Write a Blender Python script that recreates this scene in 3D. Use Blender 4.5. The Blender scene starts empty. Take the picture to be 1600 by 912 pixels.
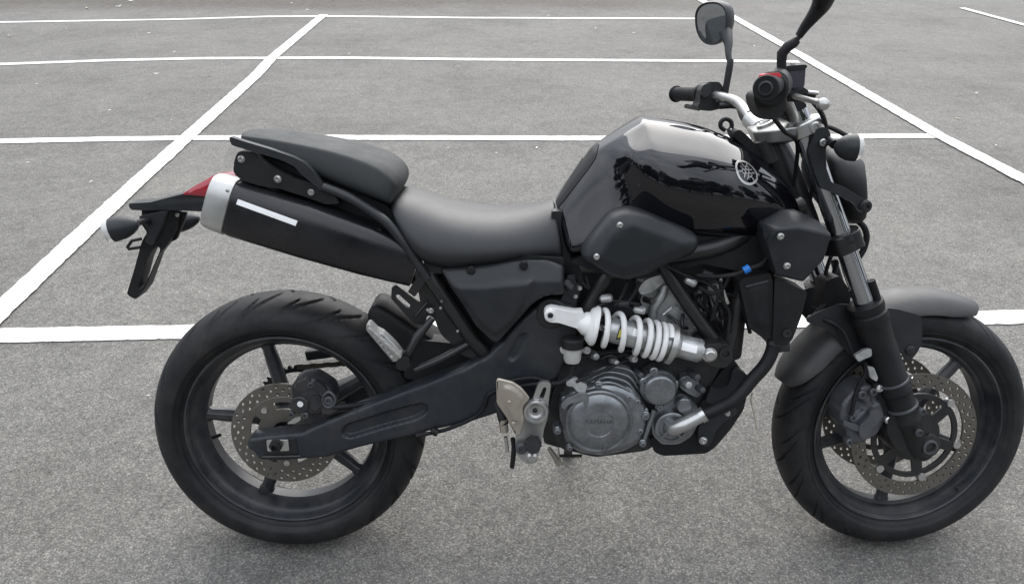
import bpy, bmesh, math, random
import numpy as np
from mathutils import Vector, Matrix
from mathutils.geometry import delaunay_2d_cdt
from mathutils.bvhtree import BVHTree
random.seed(7)
PI = math.pi
R = math.radians
SC = bpy.context.scene
COL = SC.collection

# ------------------------------------------------------------------ camera
F_PX, PITCH, ROLL, CAM_H = 1265.2, 0.4787, 0.0020, 1.4541
FW = Vector((0, math.cos(PITCH), -math.sin(PITCH)))
UP = Vector((0, math.sin(PITCH), math.cos(PITCH)))
RT = Vector((1, 0, 0))
R2 = math.cos(ROLL) * RT + math.sin(ROLL) * UP
U2 = -math.sin(ROLL) * RT + math.cos(ROLL) * UP
cam_d = bpy.data.cameras.new('camera')
cam = bpy.data.objects.new('camera', cam_d)
COL.objects.link(cam)
cam_d.sensor_width = 36.0
cam_d.lens = F_PX / 1600 * 36.0
cam_d.clip_start = 0.05
cam_d.clip_end = 800
cam.matrix_world = Matrix(((R2.x, U2.x, -FW.x, 0), (R2.y, U2.y, -FW.y, 0),
                           (R2.z, U2.z, -FW.z, CAM_H), (0, 0, 0, 1)))
SC.camera = cam
CAM = Vector((0, 0, CAM_H))

# ------------------------------------------------------------------ sky and sun (bright overcast)
SUN_EL, SUN_AZ = R(44), R(12)      # azimuth measured from +Y towards +X: high, beyond the motorcycle
w = bpy.data.worlds.new('World')
SC.world = w
w.use_nodes = True
nt = w.node_tree
nt.nodes.clear()
sky = nt.nodes.new('ShaderNodeTexSky')
sky.sky_type = 'NISHITA'
sky.sun_disc = False
sky.sun_elevation = SUN_EL
sky.sun_rotation = SUN_AZ
sky.air_density = 1.0
sky.dust_density = 6.0
sky.ozone_density = 1.0
hs = nt.nodes.new('ShaderNodeHueSaturation')
hs.inputs['Saturation'].default_value = 0.45
bg = nt.nodes.new('ShaderNodeBackground')
bg.inputs['Strength'].default_value = 0.115
wo = nt.nodes.new('ShaderNodeOutputWorld')
nt.links.new(sky.outputs[0], hs.inputs['Color'])
# an even layer of bright cloud over most of the clear sky
tcw = nt.nodes.new('ShaderNodeTexCoord')
cn = nt.nodes.new('ShaderNodeTexNoise')
cn.inputs['Scale'].default_value = 2.6
cn.inputs['Detail'].default_value = 7
cn.inputs['Roughness'].default_value = 0.55
nt.links.new(tcw.outputs['Generated'], cn.inputs['Vector'])
cr_ = nt.nodes.new('ShaderNodeValToRGB')
cr_.color_ramp.elements[0].position = 0.33
cr_.color_ramp.elements[0].color = (5.1, 5.5, 6.2, 1)
cr_.color_ramp.elements[1].position = 0.66
cr_.color_ramp.elements[1].color = (9.4, 9.8, 10.5, 1)
nt.links.new(cn.outputs['Fac'], cr_.inputs[0])
cm_ = nt.nodes.new('ShaderNodeMix')
cm_.data_type = 'RGBA'
cm_.inputs[0].default_value = 0.80
nt.links.new(hs.outputs[0], cm_.inputs[6])
# overcast: the cloud is brighter overhead than at the horizon
sxw = nt.nodes.new('ShaderNodeSeparateXYZ')
nt.links.new(tcw.outputs['Generated'], sxw.inputs[0])
mzw = nt.nodes.new('ShaderNodeMapRange')
mzw.inputs['From Min'].default_value = 0.0
mzw.inputs['From Max'].default_value = 1.0
mzw.inputs['To Min'].default_value = 0.55
mzw.inputs['To Max'].default_value = 1.45
nt.links.new(sxw.outputs['Z'], mzw.inputs['Value'])
vmw = nt.nodes.new('ShaderNodeVectorMath')
vmw.operation = 'SCALE'
nt.links.new(cr_.outputs[0], vmw.inputs[0])
nt.links.new(mzw.outputs[0], vmw.inputs['Scale'])
nt.links.new(vmw.outputs[0], cm_.inputs[7])
nt.links.new(cm_.outputs[2], bg.inputs['Color'])
nt.links.new(bg.outputs[0], wo.inputs[0])
sd = bpy.data.lights.new('sun', 'SUN')
sun = bpy.data.objects.new('sun', sd)
COL.objects.link(sun)
sd.energy = 1.5
sd.angle = R(70)
sd.color = (1.0, 0.97, 0.93)
sdir = Vector((math.sin(SUN_AZ) * math.cos(SUN_EL), math.cos(SUN_AZ) * math.cos(SUN_EL), math.sin(SUN_EL)))
sun.rotation_euler = (-sdir).to_track_quat('-Z', 'Y').to_euler()
SC.view_settings.view_transform = 'Standard'
SC.view_settings.look = 'None'
SC.view_settings.gamma = 1.0
SC.view_settings.exposure = 0.92
SC.cycles.max_bounces = 6

# ------------------------------------------------------------------ materials
MATS = {}
def mat(name, col, rough=0.5, metal=0.0, spec=0.5, var=0.12, vs=18.0, bump=0.0, bs=200.0, coat=0.0,
        rvar=0.12, dirt=None, dirt_amt=0.0, dirt_scale=6.0, trans=0.0):
    """surface with slight mottling of colour and gloss, optional fine relief and dust"""
    if name in MATS:
        return MATS[name]
    m = bpy.data.materials.new(name)
    m.use_nodes = True
    t = m.node_tree
    N, L = t.nodes, t.links
    b = N['Principled BSDF']
    b.inputs['Metallic'].default_value = metal
    b.inputs['Specular IOR Level'].default_value = spec
    b.inputs['Coat Weight'].default_value = coat
    b.inputs['Coat Roughness'].default_value = 0.02
    b.inputs['Coat IOR'].default_value = 1.58
    b.inputs['Transmission Weight'].default_value = trans
    tc = N.new('ShaderNodeTexCoord')
    n1 = N.new('ShaderNodeTexNoise')
    n1.inputs['Scale'].default_value = vs
    n1.inputs['Detail'].default_value = 6
    n1.inputs['Roughness'].default_value = 0.62
    L.new(tc.outputs['Object'], n1.inputs['Vector'])
    mr = N.new('ShaderNodeMapRange')
    mr.inputs['From Min'].default_value = 0.3
    mr.inputs['From Max'].default_value = 0.7
    mr.inputs['To Min'].default_value = 1 - var
    mr.inputs['To Max'].default_value = 1 + var
    L.new(n1.outputs['Fac'], mr.inputs['Value'])
    mx = N.new('ShaderNodeVectorMath')
    mx.operation = 'SCALE'
    mx.inputs[0].default_value = col
    L.new(mr.outputs[0], mx.inputs['Scale'])
    out = mx.outputs[0]
    if dirt:
        n2 = N.new('ShaderNodeTexNoise')
        n2.inputs['Scale'].default_value = dirt_scale
        n2.inputs['Detail'].default_value = 8
        n2.inputs['Roughness'].default_value = 0.7
        L.new(tc.outputs['Object'], n2.inputs['Vector'])
        r2 = N.new('ShaderNodeMapRange')
        r2.inputs['From Min'].default_value = 0.42
        r2.inputs['From Max'].default_value = 0.72
        r2.inputs['To Min'].default_value = 0
        r2.inputs['To Max'].default_value = dirt_amt
        L.new(n2.outputs['Fac'], r2.inputs['Value'])
        mm = N.new('ShaderNodeMix')
        mm.data_type = 'RGBA'
        L.new(r2.outputs[0], mm.inputs[0])
        L.new(out, mm.inputs[6])
        mm.inputs[7].default_value = (*dirt, 1)
        out = mm.outputs[2]
    L.new(out, b.inputs['Base Color'])
    rr = N.new('ShaderNodeMapRange')
    rr.inputs['From Min'].default_value = 0.3
    rr.inputs['From Max'].default_value = 0.7
    rr.inputs['To Min'].default_value = max(rough * (1 - rvar), 0.01)
    rr.inputs['To Max'].default_value = min(rough * (1 + rvar * 1.6), 1)
    L.new(n1.outputs['Fac'], rr.inputs['Value'])
    L.new(rr.outputs[0], b.inputs['Roughness'])
    if bump > 0:
        n3 = N.new('ShaderNodeTexNoise')
        n3.inputs['Scale'].default_value = bs
        n3.inputs['Detail'].default_value = 3
        L.new(tc.outputs['Object'], n3.inputs['Vector'])
        bp = N.new('ShaderNodeBump')
        bp.inputs['Strength'].default_value = bump
        bp.inputs['Distance'].default_value = 0.002
        L.new(n3.outputs['Fac'], bp.inputs['Height'])
        L.new(bp.outputs[0], b.inputs['Normal'])
    MATS[name] = m
    return m

def asphalt_mat():
    m = bpy.data.materials.new('worn asphalt')
    m.use_nodes = True
    t = m.node_tree
    N, L = t.nodes, t.links
    b = N['Principled BSDF']
    b.inputs['Roughness'].default_value = 0.82
    b.inputs['Specular IOR Level'].default_value = 0.35
    tc = N.new('ShaderNodeTexCoord')
    def noise(s, d=4, r=0.6, vec=None):
        n = N.new('ShaderNodeTexNoise')
        n.inputs['Scale'].default_value = s
        n.inputs['Detail'].default_value = d
        n.inputs['Roughness'].default_value = r
        L.new(vec or tc.outputs['Object'], n.inputs['Vector'])
        return n
    def vor(s):
        v = N.new('ShaderNodeTexVoronoi')
        v.inputs['Scale'].default_value = s
        v.inputs['Randomness'].default_value = 1.0
        L.new(tc.outputs['Object'], v.inputs['Vector'])
        return v
    def ramp(src, stops):
        r = N.new('ShaderNodeValToRGB')
        e = r.color_ramp.elements
        while len(e) < len(stops):
            e.new(0.5)
        for k, (p, c) in enumerate(stops):
            e[k].position = p
            e[k].color = (c, c, c, 1) if not isinstance(c, tuple) else (*c, 1)
        L.new(src, r.inputs[0])
        return r.outputs[0]
    def mix(a, c, fac, mode='MIX'):
        x = N.new('ShaderNodeMix')
        x.data_type = 'RGBA'
        x.blend_type = mode
        if isinstance(fac, float):
            x.inputs[0].default_value = fac
        else:
            L.new(fac, x.inputs[0])
        for k, s in ((6, a), (7, c)):
            if isinstance(s, tuple):
                x.inputs[k].default_value = (*s, 1)
            else:
                L.new(s, x.inputs[k])
        return x.outputs[2]
    va = vor(235.0)
    sep = N.new('ShaderNodeSeparateColor')
    L.new(va.outputs['Color'], sep.inputs[0])
    stones = ramp(sep.outputs[0], [(0.0, (0.112, 0.1095, 0.104)), (0.35, (0.147, 0.1425, 0.134)), (0.75, (0.185, 0.179, 0.167)), (1.0, (0.270, 0.260, 0.240))])
    gap = ramp(va.outputs['Distance'], [(0.40, 1.0), (0.78, 0.55)])
    col = mix(stones, gap, 0.8, 'MULTIPLY')
    vb = vor(62.0)
    sep2 = N.new('ShaderNodeSeparateColor')
    L.new(vb.outputs['Color'], sep2.inputs[0])
    tint = ramp(sep2.outputs[1], [(0.0, (0.82, 0.80, 0.79)), (0.5, (1.0, 1.0, 1.0)), (1.0, (1.16, 1.14, 1.10))])
    col = mix(col, tint, 0.7, 'MULTIPLY')
    big = ramp(noise(0.9, 6, 0.65).outputs['Fac'], [(0.28, (0.74, 0.73, 0.71)), (0.5, (1.0, 1.0, 1.0)), (0.72, (1.16, 1.16, 1.13))])
    col = mix(col, big, 1.0, 'MULTIPLY')
    mid = ramp(noise(9.0, 5, 0.7).outputs['Fac'], [(0.3, 0.84), (0.7, 1.13)])
    col = mix(col, mid, 1.0, 'MULTIPLY')
    blot = ramp(noise(2.7, 3, 0.5).outputs['Fac'], [(0.56, 0.0), (0.68, 1.0)])
    blot2 = ramp(noise(23.0, 4, 0.7).outputs['Fac'], [(0.45, 0.0), (0.62, 0.55)])
    bm_ = N.new('ShaderNodeMath')
    bm_.operation = 'MULTIPLY'
    L.new(blot, bm_.inputs[0])
    L.new(blot2, bm_.inputs[1])
    col = mix(col, (0.062, 0.058, 0.055), bm_.outputs[0])
    # rusty / brown grime lying on the far edge of the car park and in faint patches
    sx = N.new('ShaderNodeSeparateXYZ')
    L.new(tc.outputs['Object'], sx.inputs[0])
    wob = noise(1.1, 6, 0.7)
    ad = N.new('ShaderNodeMath')
    ad.operation = 'MULTIPLY_ADD'
    L.new(wob.outputs['Fac'], ad.inputs[0])
    ad.inputs[1].default_value = 1.6
    L.new(sx.outputs['Y'], ad.inputs[2])
    yr = N.new('ShaderNodeMapRange')
    yr.inputs['From Min'].default_value = 10.55
    yr.inputs['From Max'].default_value = 11.35
    yr.inputs['To Max'].default_value = 0.9
    L.new(ad.outputs[0], yr.inputs['Value'])
    xr = N.new('ShaderNodeMapRange')
    xr.inputs['From Min'].default_value = 3.4
    xr.inputs['From Max'].default_value = 1.2
    L.new(sx.outputs['X'], xr.inputs['Value'])
    yo = N.new('ShaderNodeMapRange')
    yo.inputs['From Min'].default_value = 14.5
    yo.inputs['From Max'].default_value = 12.6
    L.new(ad.outputs[0], yo.inputs['Value'])
    m0 = N.new('ShaderNodeMath')
    m0.operation = 'MULTIPLY'
    L.new(yr.outputs[0], m0.inputs[0])
    L.new(yo.outputs[0], m0.inputs[1])
    mu = N.new('ShaderNodeMath')
    mu.operation = 'MULTIPLY'
    L.new(m0.outputs[0], mu.inputs[0])
    L.new(xr.outputs[0], mu.inputs[1])
    grime = mix((0.045, 0.040, 0.035), (0.105, 0.090, 0.076), ramp(noise(14.0, 5, 0.7).outputs['Fac'], [(0.35, 0.0), (0.65, 1.0)]))
    col = mix(col, grime, mu.outputs[0])
    L.new(col, b.inputs['Base Color'])
    h = N.new('ShaderNodeMath')
    h.operation = 'MULTIPLY_ADD'
    L.new(va.outputs['Distance'], h.inputs[0])
    h.inputs[1].default_value = -1.0
    L.new(sep.outputs[1], h.inputs[2])
    bp = N.new('ShaderNodeBump')
    bp.inputs['Strength'].default_value = 0.5
    bp.inputs['Distance'].default_value = 0.004
    L.new(h.outputs[0], bp.inputs['Height'])
    L.new(bp.outputs[0], b.inputs['Normal'])
    return m

def paint_mat():
    m = bpy.data.materials.new('white road paint')
    m.use_nodes = True
    t = m.node_tree
    N, L = t.nodes, t.links
    b = N['Principled BSDF']
    b.inputs['Roughness'].default_value = 0.6
    tc = N.new('ShaderNodeTexCoord')
    n = N.new('ShaderNodeTexNoise')
    n.inputs['Scale'].default_value = 60
    n.inputs['Detail'].default_value = 5
    L.new(tc.outputs['Object'], n.inputs['Vector'])
    r = N.new('ShaderNodeValToRGB')
    r.color_ramp.elements[0].position = 0.30
    r.color_ramp.elements[0].color = (0.42, 0.41, 0.39, 1)
    r.color_ramp.elements[1].position = 0.50
    r.color_ramp.elements[1].color = (0.60, 0.60, 0.565, 1)
    L.new(n.outputs['Fac'], r.inputs[0])
    L.new(r.outputs[0], b.inputs['Base Color'])
    v = N.new('ShaderNodeTexVoronoi')
    v.inputs['Scale'].default_value = 150
    L.new(tc.outputs['Object'], v.inputs['Vector'])
    bp = N.new('ShaderNodeBump')
    bp.inputs['Strength'].default_value = 0.4
    bp.inputs['Distance'].default_value = 0.002
    bp.invert = True
    L.new(v.outputs['Distance'], bp.inputs['Height'])
    L.new(bp.outputs[0], b.inputs['Normal'])
    return m

# name: colour, roughness ...
dust = (0.20, 0.185, 0.16)
GLOSS = mat('black gloss paint', (0.004, 0.004, 0.006), 0.5, spec=0.0, coat=1.0, var=0.1, rvar=0.05)
SATIN = mat('dark grey satin plastic', (0.017, 0.019, 0.022), 0.40, bump=0.12, bs=900, dirt=dust, dirt_amt=0.07, spec=0.32)
FENDER = mat('paler grey mudguard plastic', (0.042, 0.042, 0.043), 0.46, spec=0.45, bump=0.15, bs=900, dirt=dust, dirt_amt=0.18)  # mudguard crown in a paler grey than its side plates
MATTE = mat('black matt plastic', (0.008, 0.0085, 0.010), 0.50, spec=0.28, bump=0.15, bs=1200, dirt=dust, dirt_amt=0.07)
FRAME = mat('black frame enamel', (0.008, 0.0085, 0.010), 0.36, dirt=dust, dirt_amt=0.10)
ARM = mat('charcoal swing arm enamel', (0.017, 0.020, 0.025), 0.40, spec=0.36, bump=0.06, bs=500, dirt=dust, dirt_amt=0.15)
LEATHER = mat('black seat vinyl', (0.015, 0.016, 0.018), 0.34, bump=0.30, bs=1400, spec=0.5, var=0.08)
GLOSS.node_tree.nodes['Principled BSDF'].inputs['Coat Roughness'].default_value = 0.045
LEATHER2 = mat('grained grey seat vinyl', (0.018, 0.021, 0.022), 0.55, spec=0.35, bump=0.5, bs=1100, var=0.08)
RUBBER = mat('tyre rubber', (0.011, 0.0115, 0.013), 0.52, spec=0.26, bump=0.2, bs=500, dirt=(0.09, 0.083, 0.075), dirt_amt=0.22, dirt_scale=11)
RUB2 = mat('black rubber', (0.008, 0.008, 0.010), 0.52, spec=0.25, dirt=dust, dirt_amt=0.08)
WHEEL = mat('dark grey wheel enamel', (0.014, 0.016, 0.021), 0.34, dirt=dust, dirt_amt=0.22, dirt_scale=9)
ENGINE = mat('grey engine enamel', (0.25, 0.262, 0.275), 0.32, metal=0.75, dirt=(0.06, 0.056, 0.052), dirt_amt=0.6, dirt_scale=26)
ENGDK = mat('dark engine casting', (0.022, 0.023, 0.027), 0.45, metal=0.3, bump=0.3, bs=400, dirt=dust, dirt_amt=0.2, dirt_scale=14)
HEADM = mat('cast aluminium', (0.52, 0.53, 0.53), 0.42, metal=0.7, bump=0.3, bs=300, dirt=(0.06, 0.055, 0.05), dirt_amt=0.7, dirt_scale=30)
ALU = mat('brushed aluminium', (0.47, 0.47, 0.46), 0.36, metal=0.85, var=0.08, dirt=(0.3, 0.28, 0.25), dirt_amt=0.3, dirt_scale=20)
ALUW = mat('warm anodised aluminium', (0.47, 0.43, 0.37), 0.38, metal=0.75, var=0.06, dirt=(0.25, 0.2, 0.15), dirt_amt=0.35, dirt_scale=14)
CHROME = mat('chrome', (0.42, 0.43, 0.45), 0.12, metal=1.0, var=0.03)
STEEL = mat('stainless bolt steel', (0.55, 0.55, 0.54), 0.3, metal=0.95, var=0.15, vs=80)
DISC = mat('ground brake disc steel', (0.150, 0.142, 0.128), 0.42, metal=0.7, var=0.10, vs=30, dirt=(0.14, 0.11, 0.08), dirt_amt=0.35, dirt_scale=18)
WHITE = mat('white spring enamel', (0.78, 0.78, 0.77), 0.35, var=0.04, dirt=(0.35, 0.32, 0.28), dirt_amt=0.3, dirt_scale=25)
STICK = mat('white sticker', (0.9, 0.9, 0.9), 0.4, var=0.02)
EXH = mat('black silencer enamel', (0.007, 0.007, 0.009), 0.26, dirt=dust, dirt_amt=0.05, rvar=0.2)
CALG = mat('grey caliper enamel', (0.085, 0.09, 0.10), 0.46, metal=0.4, dirt=(0.08, 0.07, 0.06), dirt_amt=0.4, dirt_scale=25)
CALD = mat('dark caliper enamel', (0.024, 0.024, 0.029), 0.42, metal=0.3, dirt=dust, dirt_amt=0.2, dirt_scale=25)
RED = mat('red lens plastic', (0.36, 0.02, 0.035), 0.2, coat=0.5, var=0.1)
LENS = mat('clear lens plastic', (0.75, 0.75, 0.72), 0.15, var=0.05, trans=0.35)
BLUE = mat('blue connector', (0.01, 0.16, 0.55), 0.4)
YELL = mat('yellow sticker', (0.62, 0.55, 0.10), 0.45)
INK = mat('dark print', (0.02, 0.02, 0.02), 0.5)
TANK = mat('translucent reservoir plastic', (0.42, 0.42, 0.40), 0.4)
MIRROR = mat('mirror glass', (0.42, 0.44, 0.46), 0.02, metal=1.0, var=0.0, rvar=0.0)
REDB = mat('red switch plastic', (0.55, 0.02, 0.03), 0.4)
LEAFM = mat('dry leaf', (0.45, 0.40, 0.30), 0.8)
CHIP = mat('pale stone chip', (0.75, 0.74, 0.71), 0.8)
BARK = mat('bark', (0.10, 0.08, 0.06), 0.9)
CROWN = mat('tree foliage', (0.035, 0.06, 0.025), 0.7, var=0.4, vs=1.5)

# ------------------------------------------------------------------ frames: pixel of the photograph -> point on a plane of the motorcycle
LEAN, YAW, BX, BY = 0.18513, 0.00644, -0.5048, 1.4984
MB = Matrix.Translation((BX, BY, 0)) @ Matrix.Rotation(YAW, 4, 'Z') @ Matrix.Rotation(-LEAN, 4, 'X')
WB = 1.42
STEER = 0.0985
RAKE = R(25)
AX = Vector((-math.sin(RAKE), 0, math.cos(RAKE)))
FC = Vector((WB, 0, 0.300))
C0 = FC - Vector((0.02, 0, 0))
MS = Matrix.Translation(C0) @ Matrix.Rotation(STEER, 4, AX) @ Matrix.Translation(-C0)
class Frame:
    def __init__(s, m):
        s.m = m
        s.i = m.inverted()
        s.o = s.i @ CAM
        s.r = s.i.to_3x3()
    def P(s, px, py, y):
        d = s.r @ (FW + (px - 800) / F_PX * R2 - (py - 456) / F_PX * U2)
        return s.o + d * ((y - s.o.y) / d.y)
FB = Frame(MB)
FS = Frame(MB @ MS)
def gnd(px, py):
    d = FW + (px - 800) / F_PX * R2 - (py - 456) / F_PX * U2
    return CAM + d * (-CAM.z / d.z)

# ------------------------------------------------------------------ mesh helpers
def link(name, me, material, parent=None, steered=False, angle=35, bevel=0, sub=0, bseg=2, smooth=True):
    o = bpy.data.objects.new(name, me)
    COL.objects.link(o)
    if material:
        me.materials.append(material)
    if parent is not None:
        o.parent = parent
        if steered:
            o.matrix_local = MS
    if smooth:
        me.polygons.foreach_set('use_smooth', [True] * len(me.polygons))
        if angle < 180:
            me.set_sharp_from_angle(angle=R(angle))
    if bevel:
        b = o.modifiers.new('bevel', 'BEVEL')
        b.width = bevel
        b.segments = bseg
        b.limit_method = 'ANGLE'
        b.angle_limit = R(40)
        b.harden_normals = False
    if sub:
        s = o.modifiers.new('sub', 'SUBSURF')
        s.levels = sub
        s.render_levels = sub
    return o

class Mb:
    """collects vertices and faces of ONE mesh"""
    def __init__(s):
        s.v, s.f = [], []
    def add(s, v, f):
        k = len(s.v)
        s.v += [tuple(p) for p in v]
        s.f += [tuple(i + k for i in q) for q in f]
        return s
    def mesh(s, name):
        me = bpy.data.meshes.new(name)
        me.from_pydata(s.v, [], s.f)
        me.validate()
        bm = bmesh.new()
        bm.from_mesh(me)
        bmesh.ops.recalc_face_normals(bm, faces=bm.faces)
        bm.to_mesh(me)
        bm.free()
        return me

def in_poly(x, z, poly):
    c = False
    n = len(poly)
    j = n - 1
    for i in range(n):
        xi, zi = poly[i]
        xj, zj = poly[j]
        if (zi > z) != (zj > z) and x < (xj - xi) * (z - zi) / (zj - zi) + xi:
            c = not c
        j = i
    return c
def dist_poly(x, z, poly):
    a = np.array(poly)
    b = np.roll(a, -1, 0)
    p = np.array([x, z])
    ab = b - a
    t = np.clip(((p - a) * ab).sum(1) / np.maximum((ab * ab).sum(1), 1e-12), 0, 1)
    return float(np.hypot(*(p - (a + ab * t[:, None])).T).min())
def fillet(pts, r):
    """round the corners of a closed outline (any units)"""
    if r <= 0:
        return list(pts)
    out = []
    n = len(pts)
    for i in range(n):
        a, b, c = (Vector(pts[(i + k) % n]) for k in (-1, 0, 1))
        l1, l2 = (a - b).length, (c - b).length
        if l1 < 1e-9 or l2 < 1e-9:
            continue
        cosang = (a - b).dot(c - b) / (l1 * l2)
        if cosang < -0.985:
            out.append(tuple(b))
            continue
        p = b + (a - b) * (min(r, l1 * .45) / l1)
        q = b + (c - b) * (min(r, l2 * .45) / l2)
        for t in (0, .25, .5, .75, 1):
            out.append(tuple(p * (1 - t) ** 2 + b * 2 * t * (1 - t) + q * t * t))
    return out

def flat(outline, y0, y1, holes=(), grid=0, yfun=None, skirt=True, fronty=None):
    """solid with an XZ outline between lateral positions y0 (near the viewer) and y1; yfun(x,z,d)-> offset of the near face.
    fronty(x,z): plane of the near face instead of y0"""
    fy = fronty or (lambda x, z: y0)
    pts = [Vector(p) for p in outline]
    loops = [list(outline)] + [list(h) for h in holes]
    V = []
    E = []
    for lp in loops:
        k = len(V)
        V += [Vector(p) for p in lp]
        E += [(k + i, k + (i + 1) % len(lp)) for i in range(len(lp))]
    nb = len(V)
    if grid:
        xs = [p[0] for p in outline]
        zs = [p[1] for p in outline]
        x = min(xs)
        row = 0
        while x < max(xs):
            z = min(zs) + (grid / 2 if row % 2 else 0)
            while z < max(zs):
                if in_poly(x, z, outline) and dist_poly(x, z, outline) > grid * .45 and \
                   not any(in_poly(x, z, h) or dist_poly(x, z, h) < grid * .45 for h in holes):
                    V.append(Vector((x, z)))
                z += grid
            x += grid * .87
            row += 1
    rv, re, rf, _, _, _ = delaunay_2d_cdt(V, E, [], 0, 1e-6)
    mb = Mb()
    keep = []
    for f in rf:
        c = sum((rv[i] for i in f), Vector((0, 0))) / len(f)
        if in_poly(c.x, c.y, outline) and not any(in_poly(c.x, c.y, h) for h in holes):
            keep.append(tuple(f))
    front = []
    for p in rv:
        y = fy(p.x, p.y)
        if yfun:
            d = dist_poly(p.x, p.y, outline)
            y += yfun(p.x, p.y, d)
        front.append((p.x, y, p.y))
    mb.add(front, keep)
    if skirt:
        back = [(p.x, y1, p.y) for p in rv]
        k = len(mb.v)
        mb.v += back
        mb.f += [tuple(reversed([i + k for i in f])) for f in keep]
        cnt = {}
        for f in keep:
            for i in range(len(f)):
                a, b = f[i], f[(i + 1) % len(f)]
                if (b, a) in cnt:
                    del cnt[(b, a)]
                else:
                    cnt[(a, b)] = 1
        for a, b in cnt:
            mb.f.append((b, a, a + k, b + k))
    return mb

def panel(name, m, parent, pts, y, th=0.01, holes=(), r=0, grid=0, bulge=0, rad=0.02, recess=(), raised=(), fr=None,
          bevel=0.0015, angle=35, curve=None, sub=0, hr=None):
    """pixel outline traced at lateral position y, given thickness th away from the viewer; per-point y gives a tilted plane"""
    fr = fr or FB
    P3 = [fr.P(p[0], p[1], p[2] if len(p) > 2 else y) for p in pts]
    fy = None
    if any(len(p) > 2 for p in pts):
        A = np.array([[1, q.x, q.z] for q in P3])
        Y = np.array([q.y for q in P3])
        cf = np.linalg.lstsq(A, Y, rcond=None)[0]
        fy = lambda x, z: cf[0] + cf[1] * x + cf[2] * z
        y1 = max(Y) + th
    else:
        y1 = y + th
    sc = 0.0016
    out = fillet([(q.x, q.z) for q in P3], r * sc)
    hs_ = []
    for h in holes:
        H = [fr.P(p[0], p[1], p[2] if len(p) > 2 else y) for p in h]
        hs_.append(fillet([(q.x, q.z) for q in H], (hr if hr is not None else r) * sc))
    rec = []
    for (rp, dep, soft) in list(recess) + [(a, -b, c) for a, b, c in raised]:
        H = [fr.P(p[0], p[1], y if y is not None else P3[0].y) for p in rp]
        rec.append((fillet([(q.x, q.z) for q in H], 6 * sc), dep, soft))
    def yf(x, z, d):
        o = 0
        if bulge:
            u = min(d / rad, 1)
            o -= bulge * math.sqrt(max(0, 1 - (1 - u) ** 2))
        if curve:
            o += curve(x, z)
        for rp, dep, soft in rec:
            dd = dist_poly(x, z, rp)
            if in_poly(x, z, rp):
                u = min(dd / soft, 1)
                o += dep * u * u * (3 - 2 * u)
        return o
    mb = flat(out, y, y1, hs_, grid, yf if (bulge or rec or curve) else None, fronty=fy)
    return link(name, mb.mesh(name), m, parent, fr is FS, angle=angle, bevel=bevel, sub=sub)

def basis(ax):
    ax = ax.normalized()
    u = ax.cross(Vector((0, 0, 1)))
    if u.length < 1e-3:
        u = ax.cross(Vector((1, 0, 0)))
    u.normalize()
    return u, ax.cross(u)
def lathe_mb(c, ax, prof, n=28, mb=None, closed=False):
    """prof: (distance along the axis, radius)"""
    mb = mb or Mb()
    ax = ax.normalized()
    u, v = basis(ax)
    V = []
    for h, r in prof:
        for k in range(n):
            a = 2 * PI * k / n
            V.append(c + ax * h + (u * math.cos(a) + v * math.sin(a)) * max(r, 1e-5))
    F = []
    m = len(prof)
    for i in range(m if closed else m - 1):
        j = (i + 1) % m
        for k in range(n):
            l = (k + 1) % n
            F.append((i * n + k, i * n + l, j * n + l, j * n + k))
    if not closed:
        if prof[0][1] > 1e-4:
            F.append(tuple(range(n)))
        if prof[-1][1] > 1e-4:
            F.append(tuple(range((m - 1) * n, m * n)))
    mb.add(V, F)
    return mb
def lathe(name, m, parent, c, ax, prof, n=28, fr=None, angle=35, closed=False):
    return link(name, lathe_mb(c, ax, prof, n, None, closed).mesh(name), m, parent, fr is FS, angle=angle)
NEAR = Vector((0, -1, 0))
def spline(P, k=6):
    """Catmull-Rom through the points"""
    out = []
    n = len(P)
    for i in range(n - 1):
        a, b, c, d = P[max(i - 1, 0)], P[i], P[i + 1], P[min(i + 2, n - 1)]
        for s in range(k):
            t = s / k
            out.append(0.5 * ((2 * b) + (c - a) * t + (2 * a - 5 * b + 4 * c - d) * t * t + (3 * b - a - 3 * c + d) * t ** 3))
    out.append(P[-1])
    return out
def tube_mb(P, r, n=12, mb=None, k=6, flatten=1.0, smooth=True):
    mb = mb or Mb()
    P = [Vector(p) for p in P]
    if not isinstance(r, (list, tuple)):
        r = [r] * len(P)
    if smooth and len(P) > 2:
        rr = [x for x in spline([Vector((a, 0, 0)) for a in r], k)]
        r = [x.x for x in rr]
        P = spline(P, k)
    V, F = [], []
    t0 = (P[1] - P[0]).normalized()
    u, v = basis(t0)
    m = len(P)
    for i, p in enumerate(P):
        t = (P[min(i + 1, m - 1)] - P[max(i - 1, 0)]).normalized()
        u = (u - t * u.dot(t)).normalized()
        v = t.cross(u)
        for q in range(n):
            a = 2 * PI * q / n
            V.append(p + (u * math.cos(a) + v * math.sin(a) * flatten) * r[i])
    for i in range(m - 1):
        for q in range(n):
            l = (q + 1) % n
            F.append((i * n + q, i * n + l, (i + 1) * n + l, (i + 1) * n + q))
    F.append(tuple(range(n)))
    F.append(tuple(range((m - 1) * n, m * n)))
    mb.add(V, F)
    return mb
def tube(name, m, parent, pts, r, n=12, fr=None, k=6, flatten=1.0, smooth=True, angle=50, bevel=0):
    fr = fr or FB
    P = [fr.P(*p) for p in pts]
    return link(name, tube_mb(P, r, n, None, k, flatten, smooth).mesh(name), m, parent, fr is FS, angle=angle, bevel=bevel)
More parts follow.
